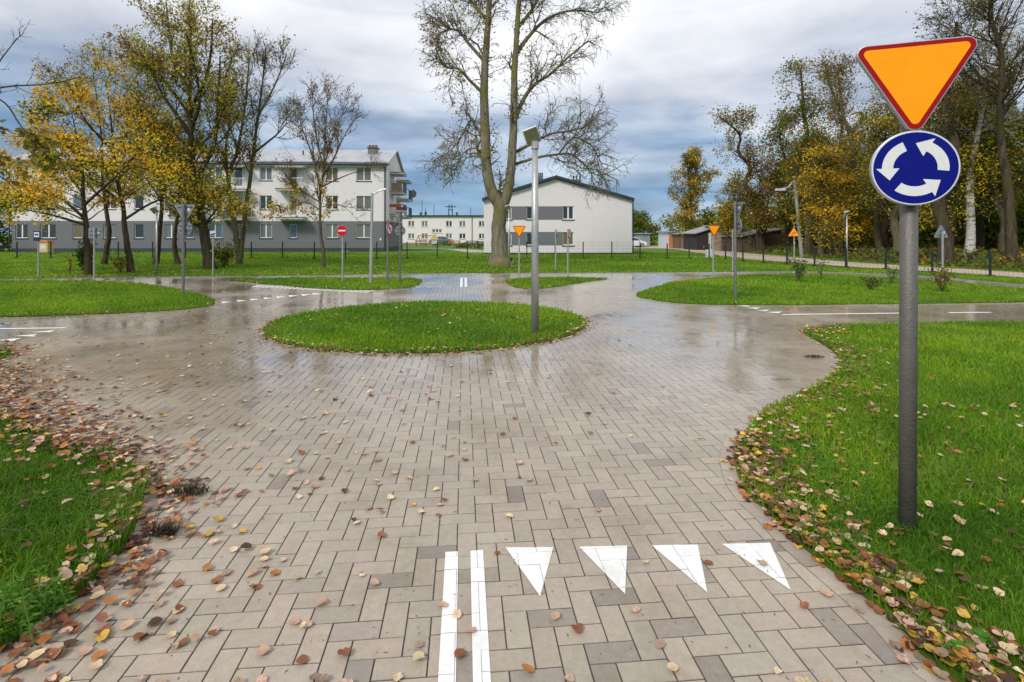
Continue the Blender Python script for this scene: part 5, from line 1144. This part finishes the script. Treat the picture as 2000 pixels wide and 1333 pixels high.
# --- white gabled house
YH = 40.0; kH = YH / F; x0, x1 = (945 - CX) * kH, (1234.5 - CX) * kH; b2_ = Vector((x0, YH, -.12)); hs = empty('gabled_house', b2_)
tag(hs, 'white two storey house with plain gable, grey bands and dark roof edge', 'house')
WH = x1 - x0; hx = lambda px: (px - CX) * kH - x0; hz = lambda py: HC - (py - HY) * kH + .12
EH, RH, xr = hz(392), hz(350), hx(1086)
wn = [(1028, 1042, 404, 428.5, 0), (1099, 1120.5, 403, 429, 1), (1028, 1042, 455, 479.5, 0), (1099, 1120.5, 453.5, 479.5, 1), (988, 999, 404, 429, 0), (988, 999, 455, 479.5, 0)]
op = [(hx(a), hx(c), hz(d), hz(t)) for a, c, t, d, _ in wn]
wm, gm, pm_ = MB(), MB(), MB(); bands = [(hz(430), hz(403.4)), (hz(480), hz(453.4))]
def hsel(x, z):
    if z < .18: return pm_
    for a, c in bands:
        if a < z < c and hx(988) < x < hx(1099): return gm
    return wm
facade(hsel, WH, -.3, EH, op, xs=(hx(988), hx(1099)), zs=(.18, bands[0][0], bands[0][1], bands[1][0], bands[1][1]))
wm.add([(0, 0, EH), (WH, 0, EH), (xr, 0, RH)], [(0, 1, 2)]); DH = 18.0
wm.add([(0, DH, EH), (WH, DH, EH), (xr, DH, RH)], [(0, 2, 1)])
for x in (0, WH): wm.add([(x, 0, .18), (x, DH, .18), (x, DH, EH), (x, 0, EH)], [(0, 1, 2, 3)]); pm_.add([(x, 0, -.3), (x, DH, -.3), (x, DH, .18), (x, 0, .18)], [(0, 1, 2, 3)])
wm.add([(0, DH, -.3), (WH, DH, -.3), (WH, DH, EH), (0, DH, EH)], [(0, 3, 2, 1)])
wm.build('wall', M['plaster'], hs); gm.build('grey_band', M['plaster_grey'], hs); pm_.build('plinth', M['plinth'], hs)
for (a, e, z0, z1), w_ in zip(op, wn): window(hs, a, e, z0, z1, mull=w_[4], pm='pane_d' if w_[0] == 1099 and w_[2] > 440 else 'pane_a', fw=.06)
m = MB()
for (xa, za, xb, zb) in ((-.12, EH - .03, xr, RH + .06), (WH + .12, EH - .03, xr, RH + .06)):
    m.add([(xa, -.28, za), (xb, -.28, zb), (xb, DH + .3, zb), (xa, DH + .3, za), (xa, -.28, za + .2), (xb, -.28, zb + .2), (xb, DH + .3, zb + .2), (xa, DH + .3, za + .2)], [(0, 1, 2, 3), (4, 5, 6, 7), (0, 1, 5, 4), (1, 2, 6, 5), (2, 3, 7, 6), (3, 0, 4, 7)])
rf = m.build('roof', M['roof_dark'], hs)
for px, py, n_ in ((1151, 352, 3), (1063, 345, 5)):
    x = hx(px); zt_ = hz(py) + 1.0; m = MB(); m.bx(x - .35, x + .35, 7.5, 8.2, RH - 1.2, zt_ - .2); c_ = m.build('chimney', M['rail'], rf); m = MB(); [m.tube([(x - .3 + .6 * i / (n_ - 1), 7.8, zt_ - .2), (x - .3 + .6 * i / (n_ - 1), 7.8, zt_ + .15)], .06, 8) for i in range(n_)]; m.build('chimney_pot', M['black'], c_)
m = MB(); m.tube([(WH + .07, -.02, 0), (WH + .07, -.02, EH)], .05, 8); m.build('downpipe', M['roof_dark'], hs)
o = balcony(hs, 4.0, 7.0, hz(447), .75, 'bars', end=WH); m = MB(); m.bx(WH + .72, WH + .745, 4, 7, hz(446), hz(423)); m.bx(WH, WH + .72, 3.97, 4.0, hz(446), hz(423)); m.build('balcony_panel', M['slab'], o); m = MB(); m.box((WH + .4, 3.9, hz(421)), (.6, .2, .15)); m.build('flower_box', M['flower'], o)
# --- far two storey block
YF = 100.0; kF = YF / F; x0, x1 = (735 - CX) * kF, (985 - CX) * kF; b3 = Vector((x0, YF, -.72)); fb = empty('apartment_block', b3); tag(fb, 'distant cream two storey block with flat roof and red base', 'apartment block')
fx = lambda px: (px - CX) * kF - x0; fz = lambda py: HC - (py - HY) * kF + .72; HF = fz(423)
wn = [(a, c, t, d, 1) for a, c in ((797, 809.5), (823.5, 835.5), (871, 883), (897, 909.5), (935, 947), (960, 972), (760, 772)) for t, d in ((432, 443), (456.5, 467))] + [(844, 863, 448, 455, 2), (853.5, 861.5, 466.5, 476, 0)]
op = [(fx(a), fx(c), fz(d), fz(t)) for a, c, t, d, _ in wn]; wm, pm_ = MB(), MB(); zp_ = fz(475)
facade(lambda x, z: pm_ if z < zp_ else wm, x1 - x0, -.3, HF, op, zs=(zp_,), depth=.16)
for x in (0, x1 - x0): wm.add([(x, 0, -.3), (x, 9, -.3), (x, 9, HF), (x, 0, HF)], [(0, 1, 2, 3)])
wm.build('wall', M['plaster_far'], fb); pm_.build('plinth', M['plinth_red'], fb)
for i, ((a, e, z0, z1), w_) in enumerate(zip(op, wn)):
    if i == len(wn) - 1:
        m = MB(); m.bx(a, e, .08, .14, z0, z1); dr = m.build('door', M['wood_dark'], fb); m = MB(); m.bx(a - .7, e + .5, -.9, -.003, z1 + .05, z1 + .18); m.build('door_canopy', M['wood_brown'], fb)
    else: window(fb, a, e, z0, z1, mull=w_[4], fw=.09)
m = MB(); m.bx(-.3, x1 - x0 + .3, -.35, 9.3, HF, HF + .22); rf = m.build('roof', M['roof_dark'], fb)
for px in (816, 826, 889): m = MB(); m.bx(fx(px) - .2, fx(px) + .2, 3, 3.5, HF + .22, HF + (.9 if px != 826 else 1.0)); m.build('chimney', M['rail'], rf)
for px, tp in ((819, 390), (843, 400), (917, 403), (826, 404)): m = MB(); m.tube([(fx(px), 3, HF + .22), (fx(px), 3, fz(tp))], .05, 6); m.build('antenna', M['black'], rf)
m = MB(); m.tube([(fx(922), -.08, 0), (fx(922), -.08, HF)], .06, 6); m.build('downpipe', M['roof_dark'], fb)
# pylon behind it
yP = 135.0; b = W(880, 480, yP); b.z = -.75; root = empty('power_pole', b); tag(root, 'dark power pole with crossarm showing over the distant block roof', 'power pole'); zt_ = HC - (400 - HY) / F * yP - b.z
m = MB()
for sx in (-.9, .9): m.tube([(sx, 0, 0), (sx * .35, 0, zt_)], .13, 6)
for q in (.55, .7, .85): m.bx(-.75, .75, -.05, .05, zt_ * q, zt_ * q + .15)
m.build('pole', M['black'], root); m = MB(); m.bx(-1.4, 1.4, -.1, .1, zt_ * .93, zt_ * .93 + .2); m.build('crossarm', M['black'], root)

# ------------------------------------------------------------------ fences
def fence(label, pts, h, name='mesh_fence'):
    base = Vector((*pts[0], zf(pts[0][1]))); root = empty(name, base); tag(root, label, 'fence')
    loc = [Vector((x, y, zf(y))) - base for x, y in pts]
    for p in loc:
        m = MB(); m.bx(p.x - .03, p.x + .03, p.y - .03, p.y + .03, p.z - .1, p.z + h + .04); po = m.build('post', M['fence'], root)
        m = MB(); m.bx(p.x - .10, p.x + .10, p.y - .08, p.y + .08, p.z - .1, p.z + .07); m.build('footing', M['fence'], po)
    for p, q in zip(loc[:-1], loc[1:]):
        m = MB(); d = q - p; n_ = int(d.length / .14)
        for i in range(1, n_): c = p + d * i / n_; m.tube([c + Vector((0, 0, .06)), c + Vector((0, 0, h))], .0032, 3, False)
        for i in range(6): z = Vector((0, 0, .06 + (h - .06) * i / 5)); m.tube([p + z, q + z], .0038, 3, False)
        m.build('wire_panel', M['fence'], root)
bk = [((px - CX) / F * 32.0, 32.0) for px in (-40, 33, 99, 165, 231, 298, 362, 428, 491, 552, 614, 675, 736, 795, 854, 913, 971, 1029, 1084, 1139, 1195, 1250)]
fence('long dark wire mesh fence across the back lawn', bk, 1.0)
ft = [G(px, py)[:2] for px, py in ((1303, 505.2), (1346, 505.6), (1385, 506), (1417, 508), (1451, 512), (1491, 515), (1537, 518), (1591, 522), (1652, 524.5), (1730, 527), (1821, 533), (1934, 541), (2070, 551))]
fence('dark wire mesh fence running along the gravel track', ft, .88)

# ------------------------------------------------------------------ cars, sheds, yard
def car(label, loc, rz, mat, sc=1.0):
    root = empty('parked_car', loc, rz); root.scale = (sc,) * 3; tag(root, label, 'car')
    prof = [(-2.0, .35), (-2.05, .62), (-1.95, .86), (-1.7, .93), (-1.35, 1.0), (-.95, 1.36), (-.55, 1.46), (.35, 1.45), (.75, 1.36), (1.25, .98), (1.85, .84), (2.02, .66), (2.03, .35), (1.7, .24), (-1.7, .24)]
    m = MB(); n = len(prof); wv = lambda z: .84 if z < .9 else .84 - .26 * (z - .9) / .56
    m.add([(x, -wv(z), z) for x, z in prof] + [(x, wv(z), z) for x, z in prof], [tuple(range(n)), tuple(range(2 * n - 1, n - 1, -1))] + [(i, i + n, (i + 1) % n + n, (i + 1) % n) for i in range(n)])
    bd = m.build('body', M[mat], root, bevel=.05)
    for s_ in (-1, 1):
        for pts in ([(-1.28, 1.0), (-.93, 1.31), (-.5, 1.40), (-.1, 1.40), (-.1, 1.0)], [(-.03, 1.0), (-.03, 1.40), (.33, 1.39), (.68, 1.31), (1.1, 1.0)]):
            m = MB(); V_ = [(x, s_ * (wv(z) + .004), z) for x, z in pts]; V2 = [(x, s_ * (wv(z) + .012), z) for x, z in pts]; k_ = len(pts)
            m.add(V_ + V2, [tuple(range(k_)), tuple(range(2 * k_ - 1, k_ - 1, -1))] + [(i, i + k_, (i + 1) % k_ + k_, (i + 1) % k_) for i in range(k_)]); m.build('side_window', M['pane_a'], bd)
        for x in (-1.25, 1.3):
            m = MB(); m.tube([(x, s_ * .68, .32), (x, s_ * .87, .32)], .32, 20); w_ = m.build('wheel', M['tyre'], root); m = MB(); m.tube([(x, s_ * .871, .32), (x, s_ * .885, .32)], .19, 14); m.build('rim', M['steel_light'], w_)
        m = MB(); m.box((1.97, s_ * .6, .70), (.16, .3, .14)); m.build('headlight', M['white'], bd, bevel=.03); m = MB(); m.box((-2.0, s_ * .62, .78), (.12, .25, .16)); m.build('tail_light', M['red_bright'], bd, bevel=.02)
    for (xa, za, xb, zb, nm) in ((.80, 1.34, 1.24, 1.01, 'windscreen'), (-.98, 1.34, -1.33, 1.02, 'rear_window')):
        e = .014 if xa > 0 else -.014; m = MB(); m.add([(xa + e, -.58, za + .01), (xa + e, .58, za + .01), (xb + e, .72, zb + .01), (xb + e, -.72, zb + .01)], [(0, 1, 2, 3)]); m.build(nm, M['pane_a'], bd)
car('blue grey car parked before the distant block door', (W(863, 478, 88).x, 88, -.56), 0, 'car_blue')
car('white car half hidden behind the gabled house', (W(1233, 478, 68).x, 68, -.36), R(12), 'car_white', .9)
car('dark car with red tail light at the left end of the long block', (-45.2, 44.5, -.12), R(-20), 'car_dark')
def shed(label, x0, x1, y, d, h, h2, wall, roof, door=None, name='shed', rz=0, doorc='cabinet'):
    b = Vector((x0, y, zf(y))); root = empty(name, b, rz); tag(root, label, 'shed'); w = x1 - x0
    m = MB(); m.add([(0, 0, -.1), (w, 0, -.1), (w, d, -.1), (0, d, -.1), (0, 0, h), (w, 0, h2), (w, d, h2), (0, d, h)], [(0, 1, 5, 4), (1, 2, 6, 5), (2, 3, 7, 6), (3, 0, 4, 7), (4, 5, 6, 7)]); wl = m.build('wall', M[wall], root)
    m = MB(); e = .25; sl2 = (h2 - h) / w; m.add([(-e, -e, h - e * sl2 + .02), (w + e, -e, h2 + e * sl2 + .02), (w + e, d + e, h2 + e * sl2 + .02), (-e, d + e, h - e * sl2 + .02), (-e, -e, h - e * sl2 + .12), (w + e, -e, h2 + e * sl2 + .12), (w + e, d + e, h2 + e * sl2 + .12), (-e, d + e, h - e * sl2 + .12)], [(0, 1, 2, 3), (4, 5, 6, 7), (0, 1, 5, 4), (1, 2, 6, 5), (2, 3, 7, 6), (3, 0, 4, 7)]); m.build('roof', M[roof], root)
    m = MB(); [m.bx(i * .3, i * .3 + .02, -.012, -.001, 0, min(h, h2) - .05) for i in range(1, int(w / .3))]; m.build('board_joint', M['black'], wl)
    if door: m = MB(); m.bx(door[0], door[1], -.04, -.013, 0, 1.75); dd = m.build('door', M[doorc], root); m = MB(); m.bx(door[1] - .16, door[1] - .1, -.07, -.041, .85, 1.0); m.build('handle', M['black'], dd)
    return root
k6 = 66 / F
shed('long pale teal metal shed beside the white car', 15.4, 18.3, 70, 5, 1.75, 1.75, 'teal', 'roof_felt', (1.1, 1.9), doorc='teal')
shed('small white and orange garage at the end of the track', 18.6, 20.1, 63, 4, 1.9, 1.9, 'cabinet', 'roof_felt', (.15, 1.35), doorc='orange')
shed('brown wooden garage with an orange door next to the white one', 19.2, 20.7, 60.5, 3, 1.65, 1.75, 'wood_brown', 'roof_felt', (.2, .85), doorc='orange')
shed('grey blue door shed between brown garage and black shed', 19.4, 20.9, 57, 3, 1.75, 2.0, 'rail', 'roof_felt', (.4, 1.4), doorc='teal')
shed('black boarded shed with pale double door', 18.55, 20.7, 53, 4, 1.7, 2.35, 'wood_dark', 'roof_felt', (1.2, 2.0))
shed('tan open fronted shed under a wide grey roof', 20.0, 22.3, 50.5, 4, 2.35, 2.1, 'wood_tan', 'roof_felt', (.4, 1.9), doorc='wood_brown')
shed('low brown brick shed under a sagging grey roof behind the weeds', 20.2, 24.0, 47, 4, 1.35, 1.95, 'wood_brown', 'roof_felt')
b = W(1638, 478, 36); shed('tiny pale hut with a dark opening in the wood edge', 22.1, 22.9, 36, .8, 1.45, 1.45, 'wood_tan', 'wood_brown', (.5, .75), name='hut', doorc='black')
b = G(1386, 504); root = empty('utility_cabinet', b); tag(root, 'pale grey utility cabinet standing at the fence by the track', 'cabinet'); m = MB(); m.bx(-.22, .22, -.14, .14, .08, .52); cb_ = m.build('cabinet_body', M['cabinet'], root, bevel=.01); m = MB(); m.bx(-.19, .19, -.155, -.142, .12, .48); d_ = m.build('cabinet_door', M['cabinet'], root); m = MB(); m.bx(.12, .15, -.17, -.156, .28, .34); m.build('handle', M['black'], d_); m = MB(); m.bx(-.24, .24, -.16, .16, 0, .078); m.build('foundation', M['slab'], root)
# yellow bin
b = Vector((W(90, 480, 43).x, 43, zf(43))); root = empty('collection_bin', b); tag(root, 'yellow and white collection bin with printed front by the grey wall', 'bin')
kk = 43 / F; m = MB(); m.bx(-.38, .38, -.3, .3, .06, .86); bo = m.build('bin_body', M['yellow_bin'], root, bevel=.03); m = MB(); m.prism([(-.42, .87), (.42, .87), (.34, 1.08), (-.34, 1.08)], -.33, .33); m.build('lid', M['orange'], root, bevel=.02); m = MB(); m.bx(-.2, .24, -.312, -.303, .25, .72); m.build('front_panel', M['white'], bo); m = MB(); [m.bx(-.12 + i * .11, -.05 + i * .11, -.318, -.313, .31, .37) for i in range(3)]; m.build('printed_mark', M['orange'], bo); m = MB(); [m.bx(x - .05, x + .05, -.25, .25, -.05, .058) for x in (-.3, .3)]; m.build('foot', M['black'], root)
# playground
def at(px, y): return Vector((W(px, 480, y).x, y, zf(y)))
y = 74; b = at(832, y); root = empty('swing_set', b); tag(root, 'orange framed swing set in the yard of the distant block', 'swing'); k_ = y / F; wS = 30 * k_; hS = 1.55
for sx in (-wS / 2, wS / 2): m = MB(); [m.tube([(sx + q * .55, q * .3, -.05), (sx, 0, hS)], .06, 8) for q in (-1, 1)]; m.build('frame_leg', M['orange'], root)
m = MB(); m.tube([(-wS / 2, 0, hS), (wS / 2, 0, hS)], .06, 8); m.build('top_bar', M['orange'], root)
for sx in (-.5, .45):
    m = MB(); [m.tube([(sx + q, 0, hS), (sx + q, 0, .45)], .012, 5) for q in (-.2, .2)]; c_ = m.build('chain', M['steel'], root); m = MB(); m.box((sx, 0, .44), (.45, .2, .04)); m.build('seat', M['black'], c_)
b = at(849, 72); root = empty('play_house', b); tag(root, 'small play house with yellow roof between swing and car', 'play house'); m = MB(); m.bx(-.4, .4, -.4, .4, .45, .9); m.build('wall', M['cabinet'], root); m = MB(); m.prism([(-.55, 1.0), (.55, 1.0), (0, 1.75)], -.5, .5); m.build('roof', M['yellow_bin'], root); m = MB(); [m.tube([(x, yy_, -.05), (x, yy_, 1.0)], .05, 6) for x in (-.42, .42) for yy_ in (-.42, .42)]; m.build('post', M['orange'], root)
def bench(label, px, y, mat):
    root = empty('bench', at(px, y)); tag(root, label, 'bench', 'benches in the far yard'); m = MB(); [m.bx(-.9, .9, q, q + .11, .42, .46) for q in (-.2, -.06, .08)]; m.build('seat', M[mat], root); m = MB(); [m.bx(-.9, .9, .24, .27, q, q + .1) for q in (.6, .76)]; m.build('backrest', M[mat], root)
    for x in (-.7, .7): m = MB(); m.bx(x - .03, x + .03, -.18, .22, -.02, .418); m.bx(x - .03, x + .03, .2, .238, .418, .86); m.build('leg', M['black'], root)
bench('red brown bench behind the swing set', 822, 78, 'wood_brown'); bench('bright red bench right of the blue grey car', 887, 76, 'orange'); bench('dark brown bench close to the gabled house corner', 922, 70, 'wood_brown')
for px, yv, h, lb in ((936, 62, .8, 'low dark shrub at the foot of the gabled house corner'), (905, 66, .6, 'low reddish shrub bed beside the yard path'), (870, 84, .7, 'small rounded shrub under the distant block windows')):
    b = at(px, yv); root = empty('yard_shrub', b); tag(root, lb, 'shrub', 'shrubs in the far yard'); C = unit(rng.normal(size=(260, 3))) * (rng.random((260, 1)) ** .4) * np.array([1.2, .7, h * .6]) + np.array([0, 0, h * .5]); C[:, 2] = np.abs(C[:, 2])
    V, Fq, c = leaf_cloud(C, .22, [DGR, MGR, RUS], [3, 2, 1], 2); np_mesh('foliage', V, [Fq], M['leaf'], root, col=c); m = MB(); m.tube([(0, 0, -.05), (0, 0, h * .6)], [.05, .02], 6); m.build('stem', M['bark_dark'], root)
